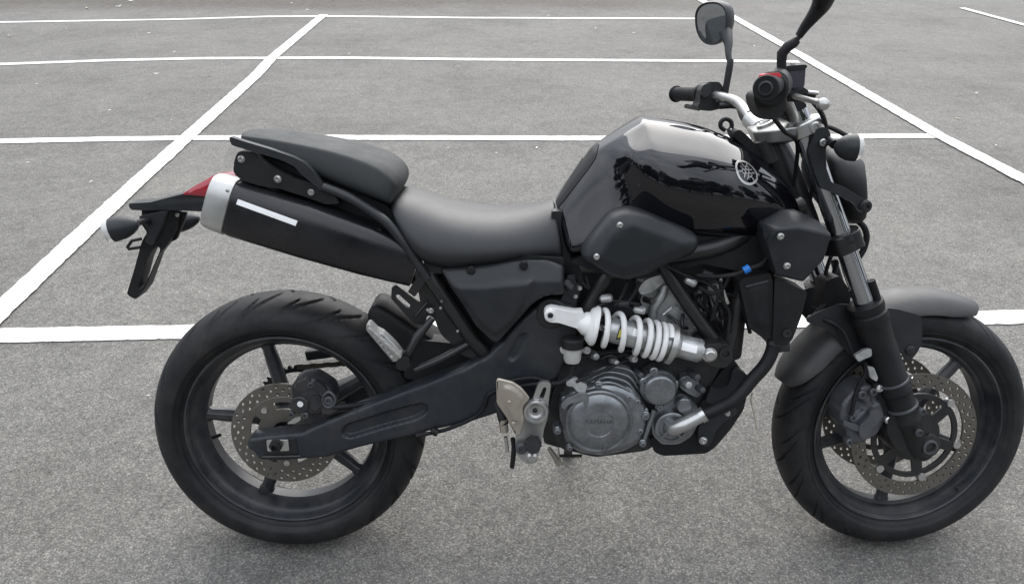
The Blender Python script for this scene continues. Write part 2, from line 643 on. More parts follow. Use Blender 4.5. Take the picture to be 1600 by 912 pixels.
def bolt(name, parent, px, py, y, r=0.006, h=0.005, m=None, fr=None, ax=None, washer=True):
    fr = fr or FB
    r *= .74
    prof = [(0, r * (1.25 if washer else 1)), (h * .25, r * (1.25 if washer else 1)), (h * .26, r), (h * .8, r), (h, r * .82), (h, r * .5), (h * .45, r * .46), (h * .45, 0)]
    return lathe(name, m or STEEL, parent, fr.P(px, py, y), ax or NEAR, prof, 14, fr)
def cage(name, m, parent, st, mirror=True, sub=2, fr=None, cap=True, angle=180, crease=None, th=0):
    """stations of (px,py,y) control points from the top centre down one side; mirrored across y=0 and subdivided"""
    fr = fr or FB
    rows = []
    for s in st:
        q = [fr.P(*p) if not isinstance(p, Vector) else p for p in s]
        q[0] = Vector((q[0].x, 0 if mirror else q[0].y, q[0].z))
        if mirror:
            q = [Vector((p.x, -p.y, p.z)) for p in reversed(q[1:])] + q
        rows.append(q)
    n = len(rows[0])
    V = [p for r_ in rows for p in r_]
    F = []
    for i in range(len(rows) - 1):
        for k in range(n - 1):
            F.append((i * n + k, i * n + k + 1, (i + 1) * n + k + 1, (i + 1) * n + k))
        if cap:
            F.append((i * n + n - 1, i * n, (i + 1) * n, (i + 1) * n + n - 1))
    if cap:
        F.append(tuple(range(n)))
        F.append(tuple(range((len(rows) - 1) * n, len(rows) * n)))
    mb = Mb().add(V, F)
    me = mb.mesh(name)
    if crease:
        cr = me.attributes.new('crease_edge', 'FLOAT', 'EDGE')
        vals = [0.0] * len(me.edges)
        for e in me.edges:
            a, b = e.vertices
            ia, ka, ib, kb = a // n, a % n, b // n, b % n
            vals[e.index] = crease(ia, ka if not mirror else abs(ka - (n // 2)), ib, kb if not mirror else abs(kb - (n // 2)))
        cr.data.foreach_set('value', vals)
    o = link(name, me, m, parent, fr is FS, angle=angle, sub=sub)
    if th:
        so = o.modifiers.new('thick', 'SOLIDIFY')
        so.thickness = th
        so.offset = 0
    return o
def box_mb(c, x, y, z, mb=None):
    """box from centre and three half vectors"""
    mb = mb or Mb()
    V = [c + x * a + y * b + z * d for a in (-1, 1) for b in (-1, 1) for d in (-1, 1)]
    return mb.add(V, [(0, 1, 3, 2), (4, 6, 7, 5), (0, 4, 5, 1), (2, 3, 7, 6), (0, 2, 6, 4), (1, 5, 7, 3)])
def tag(o, label=None, cat=None, group=None, kind=None):
    if label: o['label'] = label
    if cat: o['category'] = cat
    if group: o['group'] = group
    if kind: o['kind'] = kind
    return o

# ------------------------------------------------------------------ ground and painted bay lines
ASPH = asphalt_mat()
PAINT = paint_mat()
mb = Mb().add([(-250, -250, 0), (250, -250, 0), (250, 250, 0), (-250, 250, 0)], [(0, 1, 2, 3)])
g = link('asphalt_ground', mb.mesh('asphalt_ground'), ASPH, smooth=False)
tag(g, kind='structure')
def stripe(name, pts, w, lift=0.004, ext0=0.0, ext1=0.0):
    P = [gnd(*p) for p in pts]
    for p in P: p.z = 0
    P[0] = P[0] + (P[0] - P[1]).normalized() * ext0
    P[-1] = P[-1] + (P[-1] - P[-2]).normalized() * ext1
    Q = []
    for a, b in zip(P[:-1], P[1:]):
        n = max(int((b - a).length / 0.018), 1)
        Q += [a.lerp(b, i / n) for i in range(n)]
    Q.append(P[-1])
    V, F = [], []
    ja = jb = 0
    for i, p in enumerate(Q):
        t = (Q[min(i + 1, len(Q) - 1)] - Q[max(i - 1, 0)]).normalized()
        nrm = Vector((-t.y, t.x, 0))
        ja = ja * .55 + random.gauss(0, .0015)
        jb = jb * .55 + random.gauss(0, .0015)
        V.append(p + nrm * (w / 2 + ja) + Vector((0, 0, lift)))
        V.append(p - nrm * (w / 2 + jb) + Vector((0, 0, lift)))
    for i in range(len(Q) - 1):
        F.append((2 * i, 2 * i + 2, 2 * i + 3, 2 * i + 1))
    o = link(name, Mb().add(V, F).mesh(name), PAINT, smooth=False)
    return tag(o, kind='structure')
stripe('bay_line', [(20, 524.7), (280, 519.3), (700, 512), (1180, 503), (1560, 496.5)], .10, .004, 3, 3)
stripe('bay_line', [(13, 221), (175, 218), (293, 216.3), (520, 215.5), (920, 217), (1345, 213.7), (1462, 213)], .098, .004, 3, 0)
stripe('bay_line', [(10.5, 100.8), (175, 94.9), (315, 92), (525, 91), (727, 93.5), (1128, 96), (1248, 97)], .098, .004, 4, 0)
stripe('bay_line', [(9, 35.3), (150, 33), (280, 30.8), (420, 26.6), (525, 26), (727, 28.5), (1090, 29.9), (1152, 31)], .095, .004, 5, 0)
stripe('bay_line', [(506, 24), (425, 91.7), (399, 120), (293, 215.5), (204, 296), (20, 470)], .100, .008, 0, 3)
stripe('bay_line', [(1093, 0), (1148, 29), (1252, 88), (1463.5, 211), (1600, 282)], .100, .008, 4, 2)
stripe('bay_line', [(1503, 13.5), (1600, 40)], .085, .008, 0, 3)

# ------------------------------------------------------------------ motorcycle
bike = bpy.data.objects.new('motorcycle', None)
COL.objects.link(bike)
bike.matrix_world = MB
bike.empty_display_size = .3
tag(bike, 'black naked motorcycle with white shock spring leaning on its side stand across painted bay lines', 'motorcycle')

def tyre(name, parent, hub, Ro, hw, groove, fr, rim=.2285, seed=1):
    """rounded motorcycle tyre with cut tread grooves; y is the axle direction"""
    nseg = 1080
    prof = []
    lip = hw * .76
    prof += [(-lip + .004, rim - .010), (-lip - .001, rim - .002), (-lip - .003, rim + .004)]
    for k in range(1, 8):                       # side wall
        t = k / 8
        if k in (2, 5):
            prof.append((-(lip + .003 + (hw - lip - .003) * math.sin((t - .03) * PI / 2) ** .8) - .0012, rim + .004 + (Ro - .054 * hw / .08 - rim - .004) * (t - .03)))
        prof.append((-(lip + .003 + (hw - lip - .003) * math.sin(t * PI / 2) ** .8), rim + .004 - (.003 if k == 7 else .0015 if k == 6 else 0) + (Ro - .054 * hw / .08 - rim - .004) * t))
    nt_ = 60
    zs = Ro - .054 * hw / .08
    for k in range(nt_ + 1):                    # tread crown
        a = -PI / 2 + PI * k / nt_
        y = hw * math.sin(a)
        z = zs + (Ro - zs) * max(math.cos(a), 0) ** .9
        prof.append((y, z))
    n0 = 12
    prof += [(-p[0], p[1]) for p in reversed(prof[:12])]
    P = np.array(prof)
    m = len(P)
    th = np.arange(nseg) * 2 * PI / nseg
    yy = np.repeat(P[:, 0][:, None], nseg, 1)
    rr = np.repeat(P[:, 1][:, None], nseg, 1)
    # arc length coordinate across the tread
    d = np.hypot(*np.diff(P, axis=0).T)
    s = np.concatenate([[0], np.cumsum(d)])
    s = s - s[m // 2]
    smax = s[n0 + nt_] 
    S = np.repeat((s / smax)[:, None], nseg, 1)
    T = np.repeat(th[None], m, 0)
    gr = np.zeros_like(S)
    for (n, off, a0, a1, w, sweep, side, curv) in groove:
        for q in range(n):
            ph = 2 * PI * (q + off) / n
            X = S * side
            u = np.clip((X - a0) / (a1 - a0), 0, 1)
            line = ph + sweep * u ** curv
            dd = (T - line + PI) % (2 * PI) - PI
            slope = 1 + (sweep * curv * np.maximum(u, .05) ** (curv - 1) / (a1 - a0) / smax * Ro) ** 2
            dist = np.abs(dd) * Ro / np.sqrt(slope)
            ends = np.clip(np.minimum(X - a0, a1 - X) / .06, 0, 1)
            gr = np.maximum(gr, np.clip((w - dist) / .0010 + .5, 0, 1) * ends)
    rr = rr - gr * .0055
    V = np.stack([rr * np.cos(T) + hub.x, yy + hub.y, rr * np.sin(T) + hub.z], -1).reshape(-1, 3)
    i, k = np.meshgrid(np.arange(m - 1), np.arange(nseg), indexing='ij')
    l = (k + 1) % nseg
    F = np.stack([i * nseg + k, (i + 1) * nseg + k, (i + 1) * nseg + l, i * nseg + l], -1).reshape(-1, 4)
    me = bpy.data.meshes.new(name)
    me.vertices.add(len(V))
    me.vertices.foreach_set('co', V.ravel())
    me.loops.add(F.size)
    me.loops.foreach_set('vertex_index', F.ravel())
    me.polygons.add(len(F))
    me.polygons.foreach_set('loop_start', np.arange(len(F)) * 4)
    me.polygons.foreach_set('loop_total', np.full(len(F), 4))
    me.update()
    me.validate()
    return link(name, me, RUBBER, parent, fr is FS, angle=50)

def rim_mb(hub, hw, rim=.2285, depth=.024):
    w = hw * .76 + .004
    prof = [(-w, rim), (-w - .001, rim - .004), (-w + .003, rim - .0075), (-w + .014, rim - .010), (-w + .020, rim - .017), (-w + .030, rim - depth), (-.022, rim - depth - .006), (-.016, rim - depth - .012),
            (.016, rim - depth - .012), (.022, rim - depth - .006), (w - .030, rim - depth), (w - .020, rim - .017), (w - .014, rim - .010), (w - .003, rim - .0075), (w + .001, rim - .004), (w, rim),
            (w - .012, rim - .004), (0, rim - .016), (-w + .012, rim - .004)]
    return lathe_mb(hub, Vector((0, 1, 0)), prof, 120, None, True)
def spoke_mesh(r0, r1, ang, w0, w1, w2, t, hub, fork=0):
    """tapered spoke with a ridge, running outward at ang"""
    c, s = math.cos(ang), math.sin(ang)
    mb = Mb()
    st = [(r0, w0, t * 1.15), (r0 + (r1 - r0) * .25, w1 * 1.05, t), (r0 + (r1 - r0) * .7, w1, t * .9), (r1 - .012, w2 * 1.02, t * .9), (r1, w2 * 1.5, t * 1.05)]
    V, F = [], []
    for (r, wd, tt) in st:
        for (a, b) in ((-1, -.35), (-.45, -1), (.45, -1), (1, -.35), (1, .35), (.45, 1), (-.45, 1), (-1, .35)):
            V.append(hub + Vector((c * r - s * a * wd / 2, b * tt, s * r + c * a * wd / 2)))
    for i in range(len(st) - 1):
        for k in range(8):
            l = (k + 1) % 8
            F.append((i * 8 + k, i * 8 + l, (i + 1) * 8 + l, (i + 1) * 8 + k))
    F += [tuple(range(8)), tuple(range(32, 40))]
    mb.add(V, F)
    return mb
def circ(cx, cz, r, n=10, ph=0.0):
    return [(cx + r * math.cos(2 * PI * k / n + ph), cz + r * math.sin(2 * PI * k / n + ph)) for k in range(n)]
def disc_part(name, parent, hub, y, ro, ri, rows, fr, th=.005, hr=.0036, ph=0.0):
    """drilled ring, really pierced"""
    out = circ(hub.x, hub.z, ro, 96)
    holes = [circ(hub.x, hub.z, ri, 72)]
    for r, n, off in rows:
        for k in range(n):
            a = 2 * PI * (k + off) / n + ph
            holes.append(circ(hub.x + r * math.cos(a), hub.z + r * math.sin(a), hr, 8))
    mb = flat(out, y, y + th, holes)
    return link(name, mb.mesh(name), DISC, parent, fr is FS, angle=30)

# ---- rear wheel
RH = Vector((-.010, 0, .312))
rg = [(21, 0.0, .02, .95, .0031, .40, 1, 1.6), (21, 0.5, .25, .98, .0028, .26, 1, 1.5), (21, 0.25, .02, .95, .0031, .40, -1, 1.6), (21, 0.75, .25, .98, .0022, .26, -1, 1.5)]
rw = link('wheel', rim_mb(RH, .082, rim=.2315).mesh('wheel'), WHEEL, bike, angle=40)
rw['label'] = 'rear wheel with one drilled disc'
tyre('tyre', rw, RH, .314, .082, rg, FB, rim=.2315)
hubm = lathe_mb(RH, Vector((0, 1, 0)), [(-.045, .022), (-.045, .040), (-.030, .052), (.030, .052), (.05, .045), (.05, .02)], 40)
link('hub', hubm.mesh('hub'), WHEEL, rw)
for k in range(5):
    link('spoke', spoke_mesh(.046, .199, R(103 + 72 * k), .058, .031, .027, .017, RH).mesh('spoke'), WHEEL, rw, bevel=.002)
rd = disc_part('brake_disc', rw, RH, -.072, .1225, .090, [(.097, 24, 0), (.107, 24, .5), (.1155, 24, 0)], FB, ph=.1)
# carrier of the rear disc: ring with windows
def carrier(parent, hub, y, ro, ri, nwin, rw0, rw1, fr, m, frac=.62, th=.006, ph=0.0):
    out = circ(hub.x, hub.z, ro, 72)
    hs_ = [circ(hub.x, hub.z, ri, 40)]
    for k in range(nwin):
        a0 = 2 * PI * k / nwin + ph
        da = 2 * PI / nwin * frac / 2
        arc = [(hub.x + rw1 * math.cos(a0 + da * t), hub.z + rw1 * math.sin(a0 + da * t)) for t in np.linspace(-1, 1, 7)]
        arc += [(hub.x + rw0 * math.cos(a0 + da * t), hub.z + rw0 * math.sin(a0 + da * t)) for t in np.linspace(.8, -.8, 5)]
        hs_.append(arc)
    return link('disc_carrier', flat(out, y, y + th, hs_).mesh('disc_carrier'), m, parent, fr is FS, bevel=.001)
carrier(rw, RH, -.0735, .0915, .030, 5, .062, .078, FB, DISC, .50, ph=.3)
for k in range(5):
    a = 2 * PI * k / 5 + .3 + PI / 5
    lathe('disc_bolt', STEEL, rw, RH + Vector((.072 * math.cos(a), -.0735, .072 * math.sin(a))), NEAR, [(0, .007), (.004, .007), (.004, .004), (.002, .003), (.002, 0)], 12)
lathe('axle', STEEL, rw, RH, Vector((0, 1, 0)), [(-.135, .010), (.135, .010)], 16)
tube('valve_stem', RUB2, rw, [(333, 683, -.01), (344, 679, -.02)], .004, 8)
lathe('balance_weight', RUB2, rw, FB.P(412, 765, -.035), Vector((.0, -1, .35)), [(0, .012), (.006, .012), (.007, .009)], 6)
# sprocket and chain on the far side
spr = []
for k in range(43 * 4):
    a = 2 * PI * k / (43 * 4)
    spr.append((RH.x + (.108 if k % 4 < 2 else .101) * math.cos(a), RH.z + (.108 if k % 4 < 2 else .101) * math.sin(a)))
hs_ = [circ(RH.x, RH.z, .03, 24)]
for k in range(5):
    a0 = 2 * PI * k / 5 + .5
    hs_.append([(RH.x + r_ * math.cos(a0 + t), RH.z + r_ * math.sin(a0 + t)) for r_, ts in ((.09, np.linspace(-.42, .42, 7)), (.06, np.linspace(.36, -.36, 5))) for t in ts])
link('sprocket', flat(spr, .075, .081, hs_).mesh('sprocket'), FRAME, rw)

# ---- front wheel
fgv = [(17, 0.0, .02, .92, .0024, -.30, 1, 1.5), (17, 0.5, .30, .98, .0022, -.22, 1, 1.4), (17, 0.25, .02, .92, .0024, -.30, -1, 1.5), (17, 0.75, .30, .98, .0022, -.22, -1, 1.4)]
fw = link('wheel', rim_mb(FC, .062, depth=.022).mesh('wheel'), WHEEL, bike, True, angle=40)
fw['label'] = 'front wheel with a drilled disc on either side'
def sub(o):
    o.matrix_local = Matrix.Identity(4)
    return o
sub(tyre('tyre', fw, FC, .300, .0605, fgv, FS))
sub(link('hub', lathe_mb(FC, Vector((0, 1, 0)), [(-.055, .018), (-.055, .034), (-.035, .042), (.035, .042), (.055, .034), (.055, .018)], 40).mesh('hub'), WHEEL, fw, True))
for k in range(5):
    sub(link('spoke', spoke_mesh(.038, .199, R(49 + 72 * k), .055, .029, .026, .015, FC).mesh('spoke'), WHEEL, fw, True, bevel=.002))
for sgn in (-1, 1):
    y = sgn * .070
    sub(disc_part('brake_disc', fw, FC, y - .0025, .1495, .116, [(.1225, 30, 0), (.1325, 30, .5), (.1425, 30, 0)], FS, ph=.05))
    sub(carrier(fw, FC, y - .004 if sgn < 0 else y, .103, .030, 6, .060, .090, FS, FRAME, .74, th=.006, ph=.2))
    for k in range(6):
        a = 2 * PI * k / 6 + R(46)
        sub(lathe('disc_button', STEEL, fw, FC + Vector((.108 * math.cos(a), y - .006, .108 * math.sin(a))), Vector((0, 1, 0)),
                  [(-.001, .0045), (-.001, .009), (.001, .010), (.012, .010), (.012, 0)], 16, FS))
sub(lathe('axle', STEEL, fw, FC, Vector((0, 1, 0)), [(-.128, .007), (-.128, .0125), (.12, .0125)], 24, FS))
sub(link('balance_weight', box_mb(FS.P(1503, 760, -.042), Vector((.010, 0, .008)), Vector((0, .006, 0)), Vector((-.004, 0, .005))).mesh('balance_weight'), INK, fw, True))

# ------------------------------------------------------------------ tank, seats, tail
def tank_crease(ia, ka, ib, kb):
    if ka == kb == 1:
        return .75 if max(ia, ib) <= 6 else .35
    if ka == kb == 2 and min(ia, ib) >= 4 and max(ia, ib) <= 9:
        return .30
    if ia == ib and ia in (3, 6) and max(ka, kb) <= 2:
        return .55
    if ia == ib == 5 and min(ka, kb) >= 2:
        return .35
    return 0.0
tank = cage('fuel_tank', GLOSS, bike, [
    [(866, 318, 0), (867, 325, -.036), (870, 338, -.066), (874, 358, -.084), (880, 386, -.104), (888, 412, -.116)],
    [(872, 300, 0), (876, 309, -.040), (882, 326, -.072), (888, 350, -.092), (893, 382, -.114), (900, 410, -.128)],
    [(892, 269, 0), (899, 279, -.044), (908, 300, -.080), (914, 338, -.106), (918, 374, -.128), (922, 402, -.140)],
    [(922, 228, 0), (930, 240, -.046), (943, 272, -.092), (950, 314, -.118), (955, 352, -.140), (958, 384, -.150)],
    [(946, 212, 0), (953, 223, -.052), (962, 250, -.104), (972, 303, -.132), (978, 342, -.146), (984, 374, -.150)],
    [(975, 195, 0), (980, 206, -.062), (988, 240, -.148), (1003, 292, -.158), (1012, 338, -.134), (1010, 370, -.12)],
    [(1002, 179, 0), (1007, 192, -.070), (1022, 240, -.158), (1034, 292, -.176), (1038, 340, -.156), (1042, 374, -.13)],
    [(1062, 184, 0), (1067, 203, -.086), (1080, 248, -.162), (1092, 304, -.180), (1096, 350, -.158), (1100, 384, -.13)],
    [(1120, 198, 0), (1126, 216, -.084), (1140, 258, -.156), (1150, 308, -.172), (1153, 350, -.15), (1156, 384, -.12)],
    [(1166, 224, 0), (1172, 239, -.074), (1185, 272, -.136), (1196, 312, -.150), (1198, 350, -.135), (1200, 382, -.11)],
    [(1204, 252, 0), (1210, 265, -.058), (1220, 290, -.104), (1230, 320, -.118), (1232, 350, -.11), (1232, 378, -.09)],
    [(1228, 280, 0), (1234, 290, -.040), (1242, 306, -.072), (1250, 326, -.085), (1252, 347, -.08), (1250, 368, -.07)],
    [(1236, 292, 0), (1240, 299, -.030), (1246, 312, -.055), (1252, 328, -.065), (1254, 345, -.062), (1252, 362, -.055)],
], sub=3, crease=tank_crease)

rider = cage('rider_seat', LEATHER, bike, [
    [(622, 298, 0), (616, 305, -.055), (609, 316, -.088), (606, 330, -.100), (620, 352, -.09)],
    [(632, 293, 0), (625, 302, -.062), (614, 318, -.105), (612, 344, -.124), (632, 382, -.112)],
    [(664, 301, 0), (658, 311, -.066), (645, 335, -.118), (638, 380, -.152), (656, 424, -.142)],
    [(700, 315, 0), (696, 325, -.068), (688, 350, -.126), (680, 394, -.158), (684, 436, -.150)],
    [(745, 325, 0), (743, 335, -.068), (738, 358, -.124), (735, 394, -.152), (736, 433, -.148)],
    [(792, 327, 0), (791, 336, -.060), (790, 358, -.106), (790, 387, -.134), (792, 422, -.135)],
    [(836, 319, 0), (837, 329, -.050), (840, 350, -.088), (845, 380, -.112), (848, 417, -.120)],
    [(862, 312, 0), (864, 321, -.040), (868, 342, -.074), (875, 377, -.098), (879, 420, -.110)],
    [(867, 312, 0), (870, 322, -.038), (874, 344, -.070), (880, 378, -.094), (884, 424, -.106)],
], sub=3)
panel('seat_base', MATTE, bike, [(660, 405), (700, 410), (760, 406), (825, 398), (882, 404), (881, 419), (856, 412), (825, 410), (760, 418), (700, 421), (690, 428), (668, 426)], -.118, .236, r=4)
panel('tank_rear_bracket', FRAME, bike, [(862, 330), (880, 330), (905, 412), (912, 440), (905, 476), (876, 476), (870, 420), (860, 400)], -.070, .14, r=4, bevel=.003)

pill = cage('pillion_seat', LEATHER2, bike, [
    [(376, 206, 0), (373, 208, -.045), (371, 212, -.064), (371, 222, -.070), (380, 230, -.062)],
    [(386, 204, 0), (385, 207, -.050), (382, 213, -.076), (382, 230, -.084), (392, 242, -.078)],
    [(440, 207, 0), (440, 212, -.058), (438, 220, -.088), (434, 243, -.100), (440, 260, -.095)],
    [(505, 217, 0), (505, 223, -.066), (502, 233, -.100), (496, 262, -.118), (498, 286, -.110)],
    [(560, 227, 0), (558, 234, -.072), (554, 247, -.108), (546, 282, -.130), (548, 309, -.120)],
    [(604, 239, 0), (600, 248, -.074), (593, 264, -.112), (584, 298, -.134), (586, 321, -.124)],
    [(630, 258, 0), (626, 268, -.070), (616, 283, -.106), (604, 310, -.126), (606, 325, -.114)],
    [(638, 282, 0), (634, 289, -.060), (624, 300, -.090), (612, 317, -.106), (612, 326, -.096)],
], sub=3, crease=lambda ia, ka, ib, kb: .55 if (ka == kb == 2) else 0.0)

# near and far grab rails with their brackets
rail = [(357, 213), (386, 222.5), (422, 233), (458.5, 245.5), (475.5, 254), (489, 267), (499.5, 281.5), (510, 296), (504, 300), (470.6, 273), (461, 261), (439, 250), (398, 238), (361, 227)]
lower = [(372, 236), (398, 238), (406, 250), (430, 266), (462, 279), (482, 284), (494, 290), (500, 288), (520, 302), (532, 318), (510, 320), (478, 308), (440, 296), (404, 290), (378, 282), (364, 270), (366, 250)]
gr = panel('grab_rail', SATIN, bike, rail, -.128, .020, r=4, bevel=.004)
gl = panel('grab_rail_bracket', MATTE, bike, lower, -.118, .03, r=5, bevel=.003)
for px, py, rr in ((377, 248.5, .008), (434, 279.5, .0085), (486, 300.5, .0075)):
    bolt('bracket_bolt', gl, px, py, -.118, rr, .006)
def mirrored(o, parent=None):
    """the same part on the other side of the motorcycle"""
    c = o.copy()
    c.data = o.data.copy()
    c.data.transform(Matrix.Scale(-1, 4, (0, 1, 0)))
    c.data.flip_normals()
    COL.objects.link(c)
    c.parent = parent or o.parent
    c.matrix_basis = MS if abs(o.matrix_basis.to_euler().z) > .01 else Matrix.Identity(4)
    return c
mirrored(gr).matrix_basis = Matrix.Translation((0, -.015, -.035))
mirrored(gl).matrix_basis = Matrix.Translation((0, -.015, -.035))
# rear frame rail running forward and down below the seats
tube('seat_frame_rail', SATIN, bike, [(505, 292, -.118), (545, 308, -.122), (592, 338, -.125), (612, 356, -.125), (636, 386, -.125), (668, 434, -.12)], .0125, 12, flatten=.8)
tube('seat_frame_rail', SATIN, bike, [(505, 292 - 62, .118), (545, 308 - 62, .122), (592, 338 - 62, .125), (612, 356 - 62, .125), (640, 386 - 62, .125)], .011, 8)
panel('tail_cowl', MATTE, bike, [(374, 236), (430, 250), (490, 272), (550, 298), (600, 318), (630, 345), (618, 378), (640, 415), (652, 440), (640, 446), (600, 420), (520, 392), (430, 340), (380, 300)], -.075, .15, r=8, bevel=.004)
panel('heat_shield', EXH, bike, [(374, 280), (420, 292), (500, 322), (560, 346), (606, 378), (600, 384), (560, 366), (500, 344), (440, 326), (385, 300)], -.098, .01, r=5, bevel=.003)

def silencer(parent, side):
    """oval silencer under the seat; stations: pixel of the centre, vertical and lateral half sizes"""
    y0 = -.098
    st = [(363, 322, .0565, .046), (375, 326, .0585, .048), (480, 357, .060, .050), (575, 387, .056, .047), (622, 404, .049, .040), (650, 418, .040, .030)]
    C = [FB.P(a, b, y0) for a, b, _, _ in st]
    ax = (C[-1] - C[0]).normalized()
    upv = Vector((0, 1, 0)).cross(ax) * -1
    if upv.z < 0: upv = -upv
    def ring(c, h, wd, n=36, lean=-.04):
        o = []
        for k in range(n):
            a = 2 * PI * k / n
            ca, sa = math.cos(a), math.sin(a)
            e = .62
            u = math.copysign(abs(sa) ** e, sa) * h
            v = math.copysign(abs(ca) ** e, ca) * wd * (1 + lean * sa)
            p = c + upv * u + Vector((0, v, 0))
            if side > 0: p = Vector((p.x, -p.y, p.z))
            o.append(p)
        return o
    def loft(rs, cap=True):
        mb = Mb()
        n = len(rs[0])
        V = [p for r in rs for p in r]
        F = []
        for i in range(len(rs) - 1):
            for k in range(n):
                l = (k + 1) % n
                F.append((i * n + k, i * n + l, (i + 1) * n + l, (i + 1) * n + k))
        if cap:
            F += [tuple(range(n)), tuple(range((len(rs) - 1) * n, len(rs) * n))]
        return mb.add(V, F)
    body = link('silencer', loft([ring(c, s[2], s[3]) for c, s in zip(C, st)]).mesh('silencer'), EXH, parent, angle=40, bevel=.002)
    c0 = C[0]
    rs = [ring(c0 + ax * .004, .057, .0465), ring(c0 + ax * .002, .0595, .049), ring(c0 - ax * .034, .0575, .046), ring(c0 - ax * .044, .054, .042),
          ring(c0 - ax * .046, .049, .037), ring(c0 - ax * .034, .040, .030), ring(c0 - ax * .03, .020, .018), ring(c0 + ax * .0, .018, .016)]
    cp = link('end_cap', loft(rs).mesh('end_cap'), ALU, body, angle=40)
    return body, cp, C, ax
sil, cp, SC_, sax = silencer(bike, -1)
bolt('cap_bolt', cp, 355.5, 298, -.152, .004, .003)
bolt('cap_bolt', cp, 343, 348, -.14, .004, .003)

# red tail light, tail tray, number plate bracket
panel('tail_light', RED, bike, [(284, 304), (300, 293), (335, 273), (352, 271), (380, 275), (374, 298), (330, 308), (310, 306)], -.052, .035, r=3, bulge=.006, rad=.02, grid=.008)
tr = panel('tail_tray', SATIN, bike, [(201, 318), (202, 325), (206, 328), (224, 329), (262, 328), (320, 331), (345, 326), (345, 303), (310, 302), (290, 302), (262, 309), (235, 316)], -.045, .048, r=2, bevel=.003,
           raised=[([(238, 318), (330, 308), (330, 322), (240, 325)], .004, .01)], grid=.008)
pb = panel('number_plate_bracket', MATTE, bike, [(221, 326, -.035), (222, 335, -.035), (217, 344, -.038), (229, 364, -.036), (221, 377, -.04), (209, 423, -.046), (199, 458, -.050), (203, 463, -.050), (212, 468, -.048), (227, 450, -.040), (249, 397, -.026),
            (263, 381, -.018), (277, 358, -.01), (283, 329, -.006)], -.035, .007, holes=[[(237, 391, -.034), (246, 385, -.030), (250, 390, -.027), (235, 424, -.038), (223, 449, -.044), (217, 453, -.046), (215, 448, -.046), (221, 433, -.044), (229, 407, -.038)]], r=3, bevel=.002)
panel('bracket_web', SATIN, bike, [(216, 338), (246, 332), (258, 330), (252, 352), (238, 384), (226, 378), (232, 362)], -.052, .02, r=3)
panel('number_plate_bracket', MATTE, bike, [(262, 330), (292, 331), (288, 345), (276, 374), (262, 381), (254, 384)], .0, .008, r=3)
bolt('bracket_bolt', pb, 232, 349, -.054, .006, .004, m=FRAME)
bolt('bracket_bolt', pb, 277, 336, -.012, .005, .004)
tube('bracket_hook', MATTE, bike, [(220, 386, -.05), (201, 389, -.05), (199, 386, -.05), (206, 376, -.05), (221, 373, -.05)], .0035, 8, smooth=False)
def indicator(parent, c, ax, L, r, mat_, stem=None, fr=FB, lensm=None):
    prof = [(0, r * .25), (L * .08, r * .45), (L * .25, r * .72), (L * .5, r * .93), (L * .78, r), (L * .9, r), (L * .9, r * .9)]
    o = lathe('indicator', mat_, parent, c, ax, prof, 24, fr)
    l = lathe('indicator_lens', lensm or LENS, o, c, ax, [(L * .89, r * .96), (L * 1.0, r * .93), (L * 1.12, r * .84), (L * 1.19, r * .5), (L * 1.21, 0)], 24, fr)
    l.matrix_local = Matrix.Identity(4)
    return o
a, b = FB.P(216, 349, -.150), FB.P(166, 362, -.158)
indicator(bike, a, (b - a), (b - a).length * .90, .0245, SATIN)
tube('indicator_stem', RUB2, bike, [(232, 346, -.05), (222, 346, -.09), (206, 352, -.14)], [.007, .006, .009], 10)
a2 = Vector((a.x, .12, a.z))
tube('indicator_stem', RUB2, bike, [(270, 336, .02), (276, 338, .06)], .007, 10)
pf = FB.P(292, 349, .12)
indicator(bike, pf + Vector((.03, 0, .012)), Vector((-1, 0, -.25)), .062, .021, SATIN)

# ------------------------------------------------------------------ side covers
ZT_ = FB.P(800, 411, -.122).z
sp = panel('side_cover', SATIN, bike, [(690, 420), (697, 416), (760, 413), (823, 406), (856, 407), (881, 415), (881, 456), (856, 457), (842, 463), (830, 472), (807, 498), (777, 531), (770, 529), (744, 504), (724, 471), (706, 446)], -.122, .02, r=5,
      grid=.006, bulge=.004, rad=.01, curve=lambda x, z: -.55 * min(max(ZT_ - z, 0), .034), raised=[([(700, 437), (760, 436), (837, 429), (834, 440), (820, 474), (802, 500), (774, 523), (748, 500), (728, 472), (712, 450)], .008, .012)])
for px, py in ((736, 421), (818, 413)):
    lathe('cover_clip', MATTE, sp, FB.P(px, py, -.133), NEAR, [(0, .009), (.006, .009), (.008, .007), (.008, 0)], 14)
tp = panel('tank_side_cover', SATIN, bike, [(907, 404), (919, 382), (946, 348), (955, 338), (968, 331), (984, 326), (1003, 330), (1031, 341), (1075, 360), (1091, 369), (1091, 386), (1080, 398), (1037, 415), (1003, 431), (977, 438), (952, 431), (926, 414)], -.178, .06, r=8,
      grid=.007, bulge=.022, rad=.035, raised=[([(922, 398), (950, 352), (985, 336), (1074, 368), (1076, 384), (1010, 412), (975, 420), (940, 412)], .004, .012)], bevel=.002)
for px, py in ((968.5, 351.5), (932.5, 400.5)):
    bolt('cover_bolt', tp, px, py, -.199, .0075, .006)
